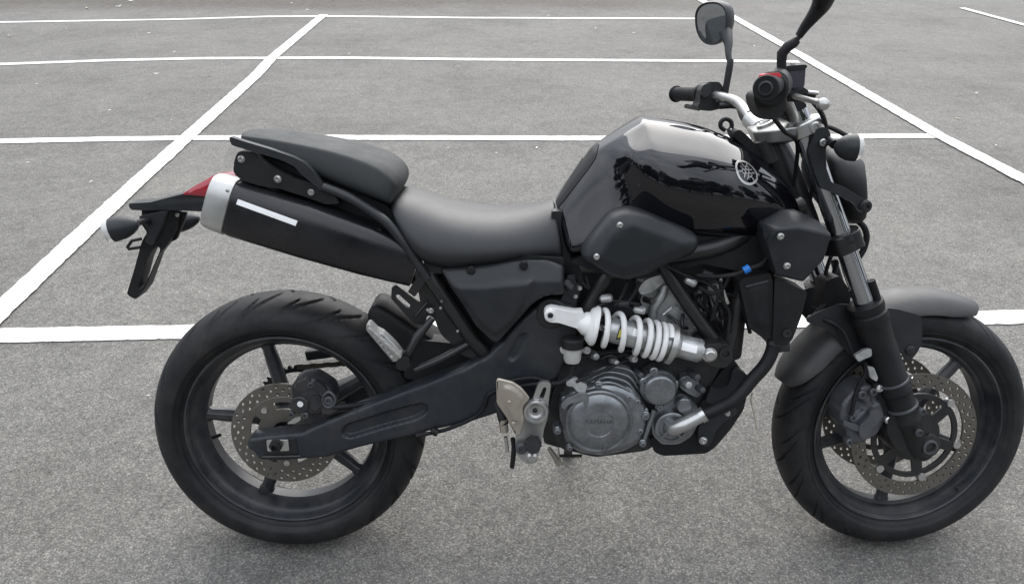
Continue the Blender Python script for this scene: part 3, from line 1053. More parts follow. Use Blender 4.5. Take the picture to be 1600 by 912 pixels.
def facets(name, m, parent, pts, faces, th=.05, fr=FB, bevel=.003, sub_=0):
    P = [fr.P(*p) for p in pts]
    n = len(P)
    bm = bmesh.new()
    vs = [bm.verts.new(p) for p in P]
    for f in faces:
        bm.faces.new([vs[i] for i in f])
    bm.normal_update()
    me = bpy.data.meshes.new(name)
    ret = bmesh.ops.extrude_face_region(bm, geom=list(bm.faces))
    for v in [g_ for g_ in ret['geom'] if isinstance(g_, bmesh.types.BMVert)]:
        v.co.y += th
    bmesh.ops.recalc_face_normals(bm, faces=bm.faces)
    bm.to_mesh(me)
    bm.free()
    return link(name, me, m, parent, fr is FS, angle=25, bevel=bevel, bseg=3)
sc = facets('radiator_scoop', SATIN, bike, [(1190, 351, -.165), (1226, 331, -.150), (1252, 334, -.150), (1278, 345, -.150), (1300, 367, -.165), (1247, 355, -.196), (1288, 406, -.175), (1256, 441, -.165), (1213, 431, -.185), (1205, 402, -.195), (1214, 357, -.198), (1196, 376, -.185)],
      [(0, 1, 5, 10), (1, 2, 5), (2, 3, 5), (3, 4, 5), (5, 4, 6, 7), (10, 5, 7, 8), (11, 10, 8, 9), (0, 10, 11)], .07, bevel=.005)
mirrored(sc)
mirrored(tp)
mirrored(sp)
for px, py in ((1219.5, 369), (1229.5, 415)):
    bolt('scoop_bolt', sc, px, py, -.200, .0078, .006)
# panel and black trim below the tank
panel('tank_lower_trim', MATTE, bike, [(1060, 345), (1110, 350), (1190, 350), (1205, 400), (1212, 430), (1160, 425), (1100, 412), (1040, 425), (1000, 436), (950, 430), (905, 415), (890, 410), (960, 370)], -.115, .23, r=6, bevel=.004)

panel('inner_frame_cover', MATTE, bike, [(664, 425), (700, 420), (880, 420), (905, 470), (880, 540), (800, 575), (760, 562), (744, 530), (716, 500), (690, 470)], -.070, .12, r=4, bevel=.003)

def band_on(name, m, parent, target, left, right, lift, n=24, k=5):
    """strip between two pixel polylines laid on a surface"""
    hit, bvh = decal('', None, None, target, None, None)
    def along(pl, t):
        q = t * (len(pl) - 1)
        i = min(int(q), len(pl) - 2)
        return Vector(pl[i]).lerp(Vector(pl[i + 1]), q - i)
    V, F = [], []
    for i in range(n + 1):
        a_, b_ = along(left, i / n), along(right, i / n)
        for j in range(k + 1):
            p = a_.lerp(b_, j / k)
            h = hit(p.x, p.y)
            if h is None:
                h = hit(b_.x, b_.y)
            V.append(h[0] + h[1] * lift)
    F = [(i * (k + 1) + j, i * (k + 1) + j + 1, (i + 1) * (k + 1) + j + 1, (i + 1) * (k + 1) + j) for i in range(n) for j in range(k)]
    return link(name, Mb().add(V, F).mesh(name), m, parent)

# ------------------------------------------------------------------ swing arm, frame
sw = panel('swing_arm', ARM, bike, [(388, 684), (412, 681), (476, 675), (484, 669), (560, 638), (659, 601), (722, 576), (762, 556), (786, 532), (812, 502), (834, 482), (850, 474), (872, 472), (902, 478), (908, 500), (898, 530), (884, 560), (872, 590),
      (846, 600), (842, 626), (790, 640), (735, 658), (685, 669), (620, 684), (560, 698), (510, 713), (440, 718), (405, 717), (398, 704), (388, 700)], -.118, .045, r=6, grid=.0042, bulge=.006, rad=.010,
      recess=[([(534, 668), (540, 661), (600, 642), (640, 631), (662, 627), (671, 633), (668, 645), (650, 655), (600, 668), (548, 684), (534, 680)], .013, .006),
              ([(790, 556), (808, 522), (822, 516), (828, 524), (812, 556), (800, 566)], .005, .006)], bevel=.0015)
panel('axle_adjuster', FRAME, sw, [(410, 686), (462, 685), (466, 708), (414, 711)], -.126, .012, r=3, bevel=.0015)
panel('adjuster_block', STEEL, sw, [(416, 688), (450, 687), (452, 704), (418, 705)], -.131, .01, r=2, bevel=.001)
lathe('axle_nut', FRAME, sw, FB.P(431, 696, -.135), NEAR, [(-.004, .0155), (.003, .0155), (.004, .012), (.010, .012), (.011, .008), (.003, .007), (.003, 0)], 6)
tube('arm_ledge', FRAME, sw, [(410, 713, -.128), (470, 712, -.128)], .003, 6)
far = panel('swing_arm', ARM, bike, [(388, 684), (412, 681), (476, 675), (484, 669), (560, 638), (659, 601), (722, 576), (790, 556), (842, 600), (842, 626), (790, 640), (735, 658), (685, 669), (620, 684), (560, 698), (510, 713), (440, 718), (398, 704)], -.128, .035, r=6, bevel=.003)
far.data.transform(Matrix.Scale(-1, 4, (0, 1, 0)))
far.data.flip_normals()
far['label'] = 'far side swing arm leg'
PIV = FB.P(830, 610, -.1)
lathe('swing_arm_pivot', ARM, bike, Vector((PIV.x - .03, 0, PIV.z)), Vector((0, 1, 0)), [(-.13, .03), (.13, .03)], 24)
cg = FB.P(480, 545, .12)
def q3(p): return Vector(p)
link('chain_guard', box_mb(Vector((.20, .125, .455)), Vector((.20, 0, .028)), Vector((0, .014, 0)), Vector((-.002, 0, .012))).mesh('chain_guard'), SATIN, bike, bevel=.004)
FSP = Vector((PIV.x + .045, .078, PIV.z + .0))
# chain as separate rollers on two runs
for sgn, r1, r2 in ((1, .104, .036), (-1, .104, .036)):
    A = RH + Vector((0, .078, sgn * r1))
    B_ = Vector((FSP.x, .078, FSP.z + sgn * r2))
    n = int((B_ - A).length / .0159)
    mb = Mb()
    d = (B_ - A).normalized()
    up = Vector((0, 1, 0)).cross(d)
    for k in range(n):
        c = A.lerp(B_, (k + .5) / n)
        wy = .009 if k % 2 else .006
        box_mb(c, d * .0095, Vector((0, wy, 0)), up * .0065, mb)
    o = link('drive_chain', mb.mesh('drive_chain'), mat('chain steel', (.10, .095, .085), .4, metal=.8), bike, smooth=False)
lathe('front_sprocket', FRAME, bike, FSP, Vector((0, 1, 0)), [(-.006, .035), (.006, .035)], 24)

# hugger behind the rear tyre
panel('rear_hugger', RUB2, bike, [(574, 494), (577, 482), (588, 474), (602, 480), (634, 500), (664, 522), (700, 545), (742, 560), (742, 580), (700, 590), (660, 575), (628, 560), (600, 530), (578, 508)], -.045, .09, r=6, bulge=.012, rad=.02, grid=.009)
panel('rear_hugger_stay', MATTE, bike, [(640, 530), (750, 540), (770, 556), (720, 580), (670, 600), (630, 590)], -.06, .05, r=6)
# rear sub-frame, footrest hangers
tube('subframe_tube', FRAME, bike, [(670, 430, -.105), (700, 474, -.105), (738, 530, -.10), (765, 560, -.09)], .0165, 12, smooth=False)
panel('footrest_hanger', FRAME, bike, [(650, 432), (664, 424), (676, 440), (700, 466), (720, 500), (742, 536), (768, 560), (740, 562), (716, 552), (708, 540), (702, 534), (690, 524), (683, 510), (680, 500), (672, 492), (662, 496), (656, 470)], -.098, .02, r=5, bevel=.003,
      holes=[])
for px, py in ((690, 470), (688.5, 481), (715, 517), (668, 484)):
    bolt('hanger_bolt', bike, px, py, -.118 if px > 680 else -.112, .0035, .003)
panel('exhaust_strap', FRAME, bike, [(655, 428), (668, 436), (648, 464), (637, 456)], -.118, .006, r=2)
eb = panel('exhaust_bracket', FRAME, bike, [(612, 449, -.10), (618, 446, -.10), (650, 470, -.10), (662, 476, -.10), (669, 472, -.10), (672, 484, -.10), (662, 508, -.10), (648, 506, -.10), (630, 488, -.10), (611, 466, -.10)], -.10, .008, holes=[[(618, 461, -.1), (623, 460, -.1), (641, 476, -.1), (640, 481, -.1), (635, 481, -.1), (619, 466, -.1)]], r=2, hr=2)
tube('bracket_edge', FRAME, eb, [(650, 493, -.105), (668, 472, -.105)], .0025, 6)
bolt('bracket_bolt', eb, 673, 485, -.112, .007, .006)
tube('footrest_strut', FRAME, bike, [(676, 497, -.115), (652, 526, -.13), (634, 560, -.135)], [.007, .010, .008], 12, smooth=False)
tube('footrest_strut', FRAME, bike, [(735, 535, -.10), (690, 560, -.12), (648, 578, -.13)], .0085, 12)
pg = panel('pillion_footrest', ALU, bike, [(572, 516), (572, 507), (577, 505), (588, 516), (598, 521), (612, 534), (622, 545), (630, 556), (624, 564), (614, 566)], -.148, .028, r=2, grid=.005, bevel=.002, recess=[([(579, 518), (584, 519), (616, 556), (612, 559)], .004, .003)])
for k in range(6):
    t = k / 5
    link('grip_rib', box_mb(FB.P(582 + 41 * t, 513 + 38 * t, -.150), Vector((.006, 0, -.0055)), Vector((0, .016, 0)), Vector((.0022, 0, .0024))).mesh('grip_rib'), ALU, pg, bevel=.001)
panel('footrest_knuckle', FRAME, bike, [(618, 566), (628, 556), (640, 560), (641, 572), (632, 580), (620, 577)], -.152, .04, r=4, bevel=.004)
bolt('knuckle_bolt', bike, 631, 552, -.14, .007, .008, m=FRAME)

# main frame
def ftube(pts, r, y=None, name='frame_tube', m=FRAME, n=14):
    return tube(name, m, bike, [(p[0], p[1], p[2] if len(p) > 2 else y) for p in pts], r, n)
ftube([(950, 430, -.10), (934, 455, -.10), (918, 486, -.10), (905, 530, -.095)], .0175)
ftube([(1030, 400, -.115), (1045, 430, -.118), (1078, 480, -.12), (1122, 540, -.12)], .0145)
ftube([(1172, 410, -.10), (1160, 450, -.108), (1148, 500, -.113), (1136, 552, -.115)], .0150)
ftube([(1250, 320, -.04), (1190, 352, -.085), (1120, 385, -.112), (1030, 402, -.115), (950, 425, -.105)], .020)
panel('frame_gusset', ARM, bike, [(882, 456), (884, 440), (906, 442), (906, 456), (900, 476), (890, 486), (872, 478)], -.105, .02, r=3)
bolt('gusset_bolt', bike, 899.5, 463, -.108, .005, .004)
pv = panel('frame_pivot_plate', FRAME, bike, [(838, 560), (872, 560), (905, 510), (912, 540), (905, 600), (880, 640), (878, 700), (850, 692), (842, 640), (835, 600)], -.085, .17, r=5, bevel=.004)

# ------------------------------------------------------------------ engine
panel('upper_engine', ENGDK, bike, [(884, 430), (910, 425), (1000, 432), (1060, 410), (1200, 420), (1200, 470), (1165, 500), (1158, 560), (1120, 570), (1040, 580), (930, 580), (890, 560), (872, 500)], -.030, .10, r=6, bevel=.005)
panel('engine_block', ENGDK, bike, [(876, 575), (900, 552), (960, 545), (1060, 540), (1110, 545), (1138, 556), (1122, 580), (1100, 620), (1080, 660), (1010, 704), (930, 714), (874, 700), (852, 650)], -.095, .20, r=8, bevel=.005)
panel('lower_cowl', MATTE, bike, [(1015, 684), (1022, 706), (1036, 712), (1104, 708), (1118, 698), (1142, 670), (1162, 640), (1172, 596), (1150, 566), (1143, 562), (1120, 590), (1095, 630), (1060, 680)], -.105, .20, r=5, bevel=.006)
panel('engine_shield', SATIN, bike, [(1102, 628), (1111, 604), (1118, 607), (1126, 608), (1136, 604), (1142, 594), (1145, 577), (1152, 574), (1168, 586), (1164, 600), (1146, 620), (1120, 632)], -.118, .02, r=3, bevel=.003)
gu = panel('engine_mount', ARM, bike, [(1092, 664), (1140, 636), (1150, 636), (1152, 646), (1131, 659), (1119, 672), (1113, 690), (1106, 697), (1094, 695), (1090, 686)], -.120, .02, r=4, bevel=.004)
for px, py, r_ in ((1098.5, 687.5, .010), (1136.5, 645, .007)):
    bolt('mount_bolt', gu, px, py, -.124, r_, .007)
cc = panel('clutch_cover', ENGINE, bike, [(876, 662), (874, 640), (880, 622), (893, 608), (915, 600), (934, 596), (960, 597), (984, 604), (1000, 616), (1010, 634), (1010, 664), (1000, 690), (975, 704), (940, 711), (905, 706), (884, 690)], -.140, .045, r=6, grid=.009, bulge=.014, rad=.022)
CCc = FB.P(935, 657, -.158)
lathe('clutch_ring', ENGINE, cc, CCc, NEAR, [(-.012, .0735), (.006, .0725), (.009, .070), (.009, .0675), (.0065, .0655), (.0065, .064), (.012, .058), (.0155, .034), (.0155, .031), (.014, .030), (.014, 0)], 72)
panel('crankcase_top', ENGINE, bike, [(908, 594), (930, 578), (952, 572), (972, 568), (984, 574), (992, 590), (1002, 614), (985, 606), (955, 598), (925, 598)], -.115, .06, r=4, bevel=.005)
for k in range(4):
    ftube([(922 + 2 * k, 604 - 7 * k, -.14 + .006 * k), (950, 597 - 8 * k, -.146 + .006 * k), (976 + 3 * k, 606 - 9 * k, -.146 + .006 * k), (992 + 2 * k, 622 - 8 * k, -.144 + .006 * k)], .0032, name='casting_rib', m=ENGINE, n=8)
for px, py, r_ in ((935, 601, .007), (982, 620, .0065), (996, 626, .006), (1008, 649, .008), (1000, 672, .006), (871, 672, .007), (882, 624, .006), (1004, 692, .0065), (944, 704, .006), (890, 698, .006)):
    lathe('cover_bolt', ENGINE, cc, FB.P(px, py, -.148), NEAR, [(-.03, r_ * 1.3), (.0, r_ * 1.3), (.002, r_), (.007, r_), (.008, r_ * .75), (.008, r_ * .45), (.004, r_ * .4), (.004, 0)], 12)
# clutch arm and cable bracket upon the cover
panel('clutch_arm', ENGINE, bike, [(886, 622), (908, 613), (918, 614), (921, 626), (917, 637), (912, 634), (911, 626), (890, 631), (880, 640), (876, 632)], -.172, .012, r=3, bevel=.003)
panel('cable_bracket', HEADM, bike, [(884, 598), (900, 590), (906, 596), (918, 602), (914, 614), (902, 612), (896, 604), (886, 603)], -.165, .012, r=3, bevel=.002)
tube('clutch_cable', RUB2, bike, [(900, 596, -.165), (930, 584, -.15), (965, 568, -.14), (1000, 556, -.12)], .004, 8)
tube('ring_lug', ENGINE, cc, [(942, 706, -.165), (947, 694, -.17)], .004, 8)
# starter / oil filter cover
of = lathe('oil_filter_cover', ENGINE, bike, FB.P(1030, 607, -.150), NEAR, [(-.05, .040), (-.004, .040), (.000, .037), (.002, .0355), (.010, .0345), (.014, .031), (.015, .028), (.0148, 0)], 48)
for px, py in ((1006, 596), (1054, 600), (1030, 635), (1022, 580)):
    lathe('cover_bolt', ENGINE, of, FB.P(px, py, -.146), NEAR, [(-.03, .009), (0, .009), (.002, .006), (.008, .006), (.008, .003), (.004, .003), (.004, 0)], 12)
panel('pump_housing', ENGINE, bike, [(1016, 650), (1030, 640), (1050, 622), (1064, 614), (1078, 622), (1086, 634), (1094, 640), (1092, 660), (1080, 682), (1060, 694), (1034, 694), (1020, 680)], -.125, .05, r=5, bevel=.006)
lathe('pump_cap', ENGINE, bike, FB.P(1068, 632, -.140), NEAR, [(-.03, .017), (.006, .017), (.009, .0145), (.011, .0145), (.012, 0)], 32)
pump = lathe('water_pump', ENGINE, bike, FB.P(1049, 667, -.142), NEAR, [(-.03, .036), (.004, .036), (.006, .033), (.006, .029), (.002, .027), (.002, .020), (.012, .014), (.012, 0)], 48)
for k in range(4):
    a = PI / 4 + k * PI / 2
    c = FB.P(1049, 667, -.147)
    link('pump_vane', box_mb(c + Vector((math.cos(a) * .019, -.002, math.sin(a) * .019)), Vector((math.cos(a) * .010, 0, math.sin(a) * .010)), Vector((0, .006, 0)), Vector((-math.sin(a) * .002, 0, math.cos(a) * .002))).mesh('pump_vane'), ENGINE, pump)
tube('pump_outlet', ALU, bike, [(1047, 668, -.150), (1053, 669, -.162), (1064, 665, -.168), (1080, 657, -.166), (1097, 648, -.160)], [.013, .0145, .015, .0145, .0145], 18)
c1, c2 = FB.P(1094, 650, -.160), FB.P(1101, 646, -.160)
lathe('hose_clamp', STEEL, bike, c1, c2 - c1, [(0, .015), (0, .0168), (.011, .0168), (.011, .015)], 24)
tube('coolant_hose', RUB2, bike, [(1096, 649, -.160), (1118, 640, -.160), (1143, 627, -.158), (1160, 611, -.152), (1176, 592, -.146), (1194, 572, -.14), (1205, 552, -.135), (1211, 528, -.13)], .0145, 16)
lathe('hose_collar', ENGDK, bike, FB.P(1208, 540, -.135), FB.P(1211, 528, -.13) - FB.P(1208, 540, -.135), [(0, .0145), (.0, .0155), (.014, .0155), (.014, .0145)], 24)
tube('drain_hose', mat('pale vinyl hose', (.50, .47, .38), .5), bike, [(1176, 612, -.05), (1174, 626, -.05), (1179, 648, -.05), (1183, 671, -.05)], .0022, 8)
ftube([(1022, 640, -.145), (1014, 664, -.145), (1004, 694, -.14)], .0052, name='oil_pipe', m=ENGINE, n=10)
# cylinder and head
hd = panel('cylinder', HEADM, bike, [(1000, 470), (1008, 444), (1030, 432), (1050, 440), (1070, 470), (1088, 500), (1096, 524), (1080, 530), (1050, 520), (1030, 500), (1010, 490)], -.075, .14, r=4, bevel=.005)
ftube([(1040, 446, -.085), (1034, 462, -.088), (1022, 480, -.088), (1020, 500, -.085)], .010, name='cast_pillar', m=HEADM)
for k in range(5):
    ftube([(1036 + 9 * k, 492 + 3 * k, -.082), (1050 + 9 * k, 480 + 5 * k, -.082)], .0035, name='cooling_fin', m=HEADM, n=6)
panel('head_cover', HEADM, bike, [(996, 452), (1010, 436), (1034, 428), (1040, 440), (1020, 456), (1002, 462)], -.095, .12, r=5, bevel=.006)
panel('cylinder_web', HEADM, bike, [(1042, 488), (1058, 478), (1076, 494), (1090, 516), (1076, 520), (1054, 510)], -.088, .05, r=3, bevel=.004)
for px, py in ((1085, 512), (1076, 520), (1060, 512), (1093, 456), (1102, 470)):
    bolt('head_bolt', hd, px, py, -.09, .005, .005, m=HEADM)
panel('exhaust_header', HEADM, bike, [(1088, 462), (1100, 462), (1108, 480), (1104, 500), (1092, 494)], -.06, .1, r=4, bevel=.006)
ftube([(1108, 520, -.03), (1130, 560, -.04), (1150, 590, -.02), (1160, 600, .02)], .02, name='exhaust_pipe', m=mat('heat tinted exhaust steel', (.12, .10, .09), .35, metal=.8))
# radiator with shroud panels
rp = FB.P(1190, 470, 0)
link('radiator', box_mb(Vector((rp.x + .005, 0, rp.z + .0)), Vector((.016, 0, .002)), Vector((0, .13, 0)), Vector((-.008, 0, .075))).mesh('radiator'), ENGDK, bike, bevel=.003)
sh = panel('radiator_shroud', MATTE, bike, [(1155, 441), (1162, 434), (1204, 426), (1208, 440), (1207, 528), (1196, 531), (1170, 512)], -.155, .07, r=3, bevel=.004, raised=[([(1164, 446), (1200, 438), (1200, 520), (1176, 506)], .004, .008)], grid=.008)
s2 = panel('radiator_shroud', MATTE, bike, [(1211, 433), (1226, 440), (1262, 456), (1252, 494), (1238, 531), (1226, 541), (1207, 534)], -.160, .06, r=4, bevel=.004)
lathe('shroud_plug', INK, s2, FB.P(1229, 520, -.161), NEAR, [(0, .009), (.004, .009), (.004, .005), (.001, .004), (.001, 0)], 16)
tube('shroud_rim', SATIN, sh, [(1165, 448, -.161), (1200, 439, -.161)], .003, 6)
tube('connector', BLUE, bike, [(1162, 423, -.165), (1171, 418, -.165)], .0085, 8, smooth=False)
tube('wiring', RUB2, bike, [(1090, 430, -.14), (1120, 432, -.15), (1150, 428, -.16), (1164, 422, -.165), (1190, 412, -.16), (1200, 400, -.15)], .0048, 8)
for pts in ([(1030, 410), (1070, 430), (1110, 445), (1130, 470)], [(1092, 448), (1110, 458), (1128, 452), (1140, 430)], [(1126, 440), (1130, 470), (1140, 490), (1138, 520)], [(1157, 442), (1162, 480), (1172, 520)],
            [(910, 440), (920, 450), (916, 432)], [(975, 480), (990, 460), (1000, 440)], [(960, 478), (972, 462), (980, 440)], [(900, 560), (940, 552), (990, 548), (1030, 560)], [(930, 480), (960, 470), (1000, 476)], [(1112, 500), (1118, 480), (1122, 462), (1116, 446)]):
    tube('wiring', RUB2, bike, [(a_, b_, -.128 - .006 * random.random()) for a_, b_ in pts], .0035 + .001 * random.random(), 8)
for k, (px, py) in enumerate(((948, 466), (975, 474), (1000, 484), (1106, 430), (1080, 440), (890, 446))):
    lathe('cable_joint', ENGDK if k % 2 else HEADM, bike, FB.P(px, py, -.13), Vector((1, -.4, .3 - .2 * k)), [(-.014, .006), (-.010, .009), (.008, .009), (.012, .006)], 10)
# ---- shock absorber on the right side
SY = -.148
A, Bq = FB.P(860, 492, SY), FB.P(1106, 551, SY)
sx = (Bq - A).normalized()
SL = (Bq - A).length
def sp_(px):
    """distance along the shock axis for a pixel column"""
    return (FB.P(px, 492 + (px - 860) * .24, SY) - A).dot(sx)
shk = lathe('shock_absorber', HEADM, bike, A, sx, [(sp_(948), .010), (sp_(950), .025), (sp_(962), .027), (sp_(1040), .027), (sp_(1046), .030), (sp_(1056), .0285), (sp_(1060), .0245), (sp_(1092), .0255), (sp_(1098), .020), (sp_(1104), .016)], 40)
shk['label'] = 'shock absorber with white coil spring'
lathe('shock_rod', CHROME, shk, A, sx, [(sp_(925), .008), (sp_(952), .008)], 16)
lathe('spring_cup', WHITE, shk, A, sx, [(sp_(900), .010), (sp_(904), .016), (sp_(912), .024), (sp_(918), .0255), (sp_(920), .034), (sp_(927), .042), (sp_(930), .042), (sp_(931), .010)], 40)
lathe('spring_collar', ALU, shk, A, sx, [(sp_(1043), .020), (sp_(1043), .0415), (sp_(1046), .043), (sp_(1051), .043), (sp_(1052), .039), (sp_(1052), .020)], 36)
u, v = basis(sx)
pos = [926, 934, 951, 979, 1001, 1014, 1026, 1036, 1041]
turns = [-.1, .45, 1.3, 2.3, 3.3, 4.3, 5.3, 6.3, 6.9]
HP = []
N_ = 260
for k in range(N_ + 1):
    t = turns[0] + (turns[-1] - turns[0]) * k / N_
    x = float(np.interp(t, turns, [sp_(p) for p in pos]))
    a = 2 * PI * t
    HP.append(A + sx * x + (u * math.cos(a) + v * math.sin(a)) * .0365)
link('coil_spring', tube_mb(HP, .0062, 12, smooth=False).mesh('coil_spring'), WHITE, shk, angle=60)
panel('shock_arm', WHITE, shk, [(850, 492), (852, 485), (860, 481), (868, 482), (900, 488), (912, 486), (914, 516), (904, 514), (872, 504), (860, 504), (852, 500)], SY - .014, .028, r=4, bevel=.004, raised=[([(850, 492), (853, 485), (860, 481), (866, 484), (869, 492), (865, 501), (858, 503), (852, 499)], .004, .003)], grid=.005)
lathe('shock_eye', FRAME, bike, FB.P(861, 490, -.118), NEAR, [(-.02, .034), (.004, .034), (.008, .029), (.008, .0)], 36)
bolt('eye_bolt', shk, 860, 492.5, SY - .019, .0065, .004, m=ENGDK)
cl = panel('shock_mount', FRAME, bike, [(1093, 546), (1102, 538), (1124, 536), (1138, 538), (1146, 552), (1144, 566), (1132, 575), (1118, 574), (1098, 566)], -.165, .08, r=4, bevel=.004)
lathe('mount_bolt', STEEL, cl, FB.P(1108.5, 553.5, -.166), NEAR, [(0, .0155), (.003, .0155), (.004, .012), (.010, .0115), (.012, .0095), (.012, .0)], 6 * 4)
lathe('mount_boss', FRAME, cl, FB.P(1133, 551, -.166), NEAR, [(0, .013), (.006, .013), (.006, .008), (-.002, .007), (-.002, 0)], 24)
# label on the lower end of the shock
def decal(name, m, parent, target, cpx, pts, lift=.0008, fr=FB, size=None, fillh=()):
    """flat print laid on the surface of target; pts are pixels"""
    dg = bpy.context.evaluated_depsgraph_get()
    dg.update()
    ev = target.evaluated_get(dg)
    me = ev.to_mesh()
    bvh = BVHTree.FromPolygons([v_.co.copy() for v_ in me.vertices], [tuple(p_.vertices) for p_ in me.polygons])
    ev.to_mesh_clear()
    def hit(px, py):
        d = (fr.r @ (FW + (px - 800) / F_PX * R2 - (py - 456) / F_PX * U2)).normalized()
        h, n, _, _ = bvh.ray_cast(fr.o, d)
        if h is None: return None
        if n.dot(d) > 0: n = -n
        return h, n
    return hit, bvh
def strip_on(name, m, parent, target, quad, nx=16, ny=3, lift=.0008, th=.0):
    hit, bvh = decal(name, m, parent, target, None, None)
    V, F = [], []
    for i in range(nx + 1):
        for j in range(ny + 1):
            s, t = i / nx, j / ny
            a_ = Vector(quad[0]).lerp(Vector(quad[1]), s)
            b_ = Vector(quad[3]).lerp(Vector(quad[2]), s)
            p = a_.lerp(b_, t)
            h = hit(p.x, p.y)
            if h is None:
                return None
            V.append(h[0] + h[1] * lift)
    for i in range(nx):
        for j in range(ny):
            k = i * (ny + 1) + j
            F.append((k, k + 1, k + ny + 2, k + ny + 1))
    return link(name, Mb().add(V, F).mesh(name), m, parent, smooth=True)
strip_on('white_strip', STICK, sil, sil, [(372, 311), (465, 345), (462, 353), (369, 319)])
strip_on('label_patch', STICK, shk, shk, [(1066, 534), (1090, 541), (1088, 552), (1064, 546)])
strip_on('rating_label', STICK, shk, shk, [(990, 513), (999, 515), (997, 526), (988, 524)])
strip_on('warning_sticker', INK, shk, shk, [(968.5, 509), (970.5, 509), (979.5, 527), (962, 530)], lift=.0012)
strip_on('warning_print', YELL, shk, shk, [(968.8, 514), (969.8, 514), (976, 524.5), (964.5, 527)], lift=.0016)
# ---- rear brake reservoir, hoses
rs = FB.P(893, 548, -.15)
res_ = lathe('brake_reservoir', TANK, bike, FB.P(894, 566, -.150), Vector((0, 0, 1)), [(0, .010), (.002, .016), (.010, .0185), (.034, .0195), (.036, .0195)], 28)
lathe('reservoir_cap', MATTE, res_, FB.P(894, 566, -.150), Vector((0, 0, 1)), [(.035, .0235), (.052, .0235), (.055, .020), (.055, 0)], 28)
panel('reservoir_bracket', TANK, bike, [(874, 546), (880, 542), (910, 544), (912, 550), (904, 553), (878, 553)], -.152, .01, r=3)
bolt('bracket_bolt', bike, 917, 547, -.15, .009, .008, m=HEADM)
tube('brake_hose', RUB2, bike, [(895, 570, -.15), (892, 586, -.15), (878, 597, -.15), (860, 600, -.145), (835, 600, -.14), (812, 603, -.135)], .0062, 10)
tube('brake_hose', RUB2, bike, [(858, 596, -.14), (830, 590, -.14), (795, 596, -.14), (780, 606, -.14)], .005, 10)
tube('brake_line', RUB2, bike, [(775, 610, -.125), (762, 618, -.128), (757, 634, -.13), (744, 650, -.13), (715, 664, -.13), (685, 674, -.13), (650, 680, -.13)], .0045, 10)
tube('line_clip', RUB2, bike, [(674, 672, -.135), (684, 676, -.135)], .009, 8, smooth=False)
tube('brake_line', RUB2, bike, [(540, 630, -.085), (520, 632, -.09), (512, 634, -.10)], .005, 8)

# ---- right footrest assembly
hp = panel('heel_guard', ALUW, bike, [(775, 595), (778, 591), (802, 597), (815, 606), (828, 622), (818, 634), (816, 644), (819, 656), (814, 678), (810, 681), (805, 679), (791, 652), (776, 630)], -.185, .008, r=2.5, bevel=.002,
    raised=[([(784, 600), (802, 602), (822, 622), (812, 634), (812, 672), (796, 650), (784, 628)], .004, .006)], grid=.006)
for px, py in ((795.5, 628), (802, 661)):
    bolt('guard_bolt', hp, px, py, -.190, .0055, .004, m=ALUW)
fb = panel('footrest_bracket', ALU, bike, [(831, 627), (841, 600), (846, 597), (857, 597), (861, 600), (857, 629), (856, 652), (850, 670), (847, 690), (841, 712), (838, 722), (824, 725), (812, 716), (806, 706), (805, 682), (813, 668), (819, 655), (818, 640)], -.170, .012,
    holes=[[(842, 621), (849, 605), (853, 604.5), (854, 608), (849, 623)]], r=3, hr=1.5, bevel=.002)
lathe('footrest_boss', ALU, fb, FB.P(837, 641, -.171), NEAR, [(0, .028), (.010, .027), (.013, .025), (.013, .021), (.008, .020), (.002, .017), (.000, .012), (-.002, .010), (-.002, .0)], 40)
bolt('boss_bolt', fb, 836, 641, -.172, .006, .004, m=ENGDK)
fr_ = tube('rider_footrest', RUB2, bike, [(833, 690, -.165), (833, 697, -.235)], .0155, 16, smooth=False)
for k in range(7):
    a = 2 * PI * k / 7
    p0, p1 = FB.P(833, 690, -.175), FB.P(833, 697, -.232)
    off = Vector((math.cos(a), 0, math.sin(a))) * .0155
    link('rubber_rib', tube_mb([p0 + off, p1 + off], .0022, 6, smooth=False).mesh('rubber_rib'), RUB2, fr_)
lathe('footrest_end', ALU, fr_, FB.P(831, 714, -.21), NEAR, [(0, .012), (.004, .0125), (.008, .008), (.008, 0)], 20)
lathe('lever_pivot', CALG, bike, FB.P(815, 699.5, -.178), NEAR, [(0, .013), (.005, .013), (.007, .010), (.007, .006), (.003, .005), (.003, 0)], 20)
tube('brake_pushrod', ALUW, bike, [(786, 654, -.16), (788, 674, -.16)], .0095, 14, smooth=False)
tube('master_cylinder', ENGDK, bike, [(779, 628, -.155), (784, 650, -.158), (788, 662, -.16)], .010, 14)
tube('brake_switch', RUB2, bike, [(801, 684, -.165), (803, 700, -.165), (800, 730, -.165)], [.005, .006, .0052], 10)
tube('switch_spring', STEEL, bike, [(790, 682, -.16), (793, 704, -.16)], .004, 8)
tube('brake_pedal', ALUW, bike, [(858, 700, -.10), (866, 712, -.12), (874, 724, -.14)], [.005, .006, .0085], 12)
# side stand on the far side, its foot on the asphalt
PS = [Vector((.60, .07, .30)), Vector((.655, .20, .155)), Vector((.665, .305, .062))]
link('side_stand', tube_mb(PS, .0125, 12).mesh('side_stand'), FRAME, bike)
link('stand_foot', box_mb(Vector((.672, .315, .063)), Vector((.032, 0, 0)), Vector((0, .022, .0041)), Vector((0, -.0007, .004))).mesh('stand_foot'), FRAME, bike, bevel=.002)

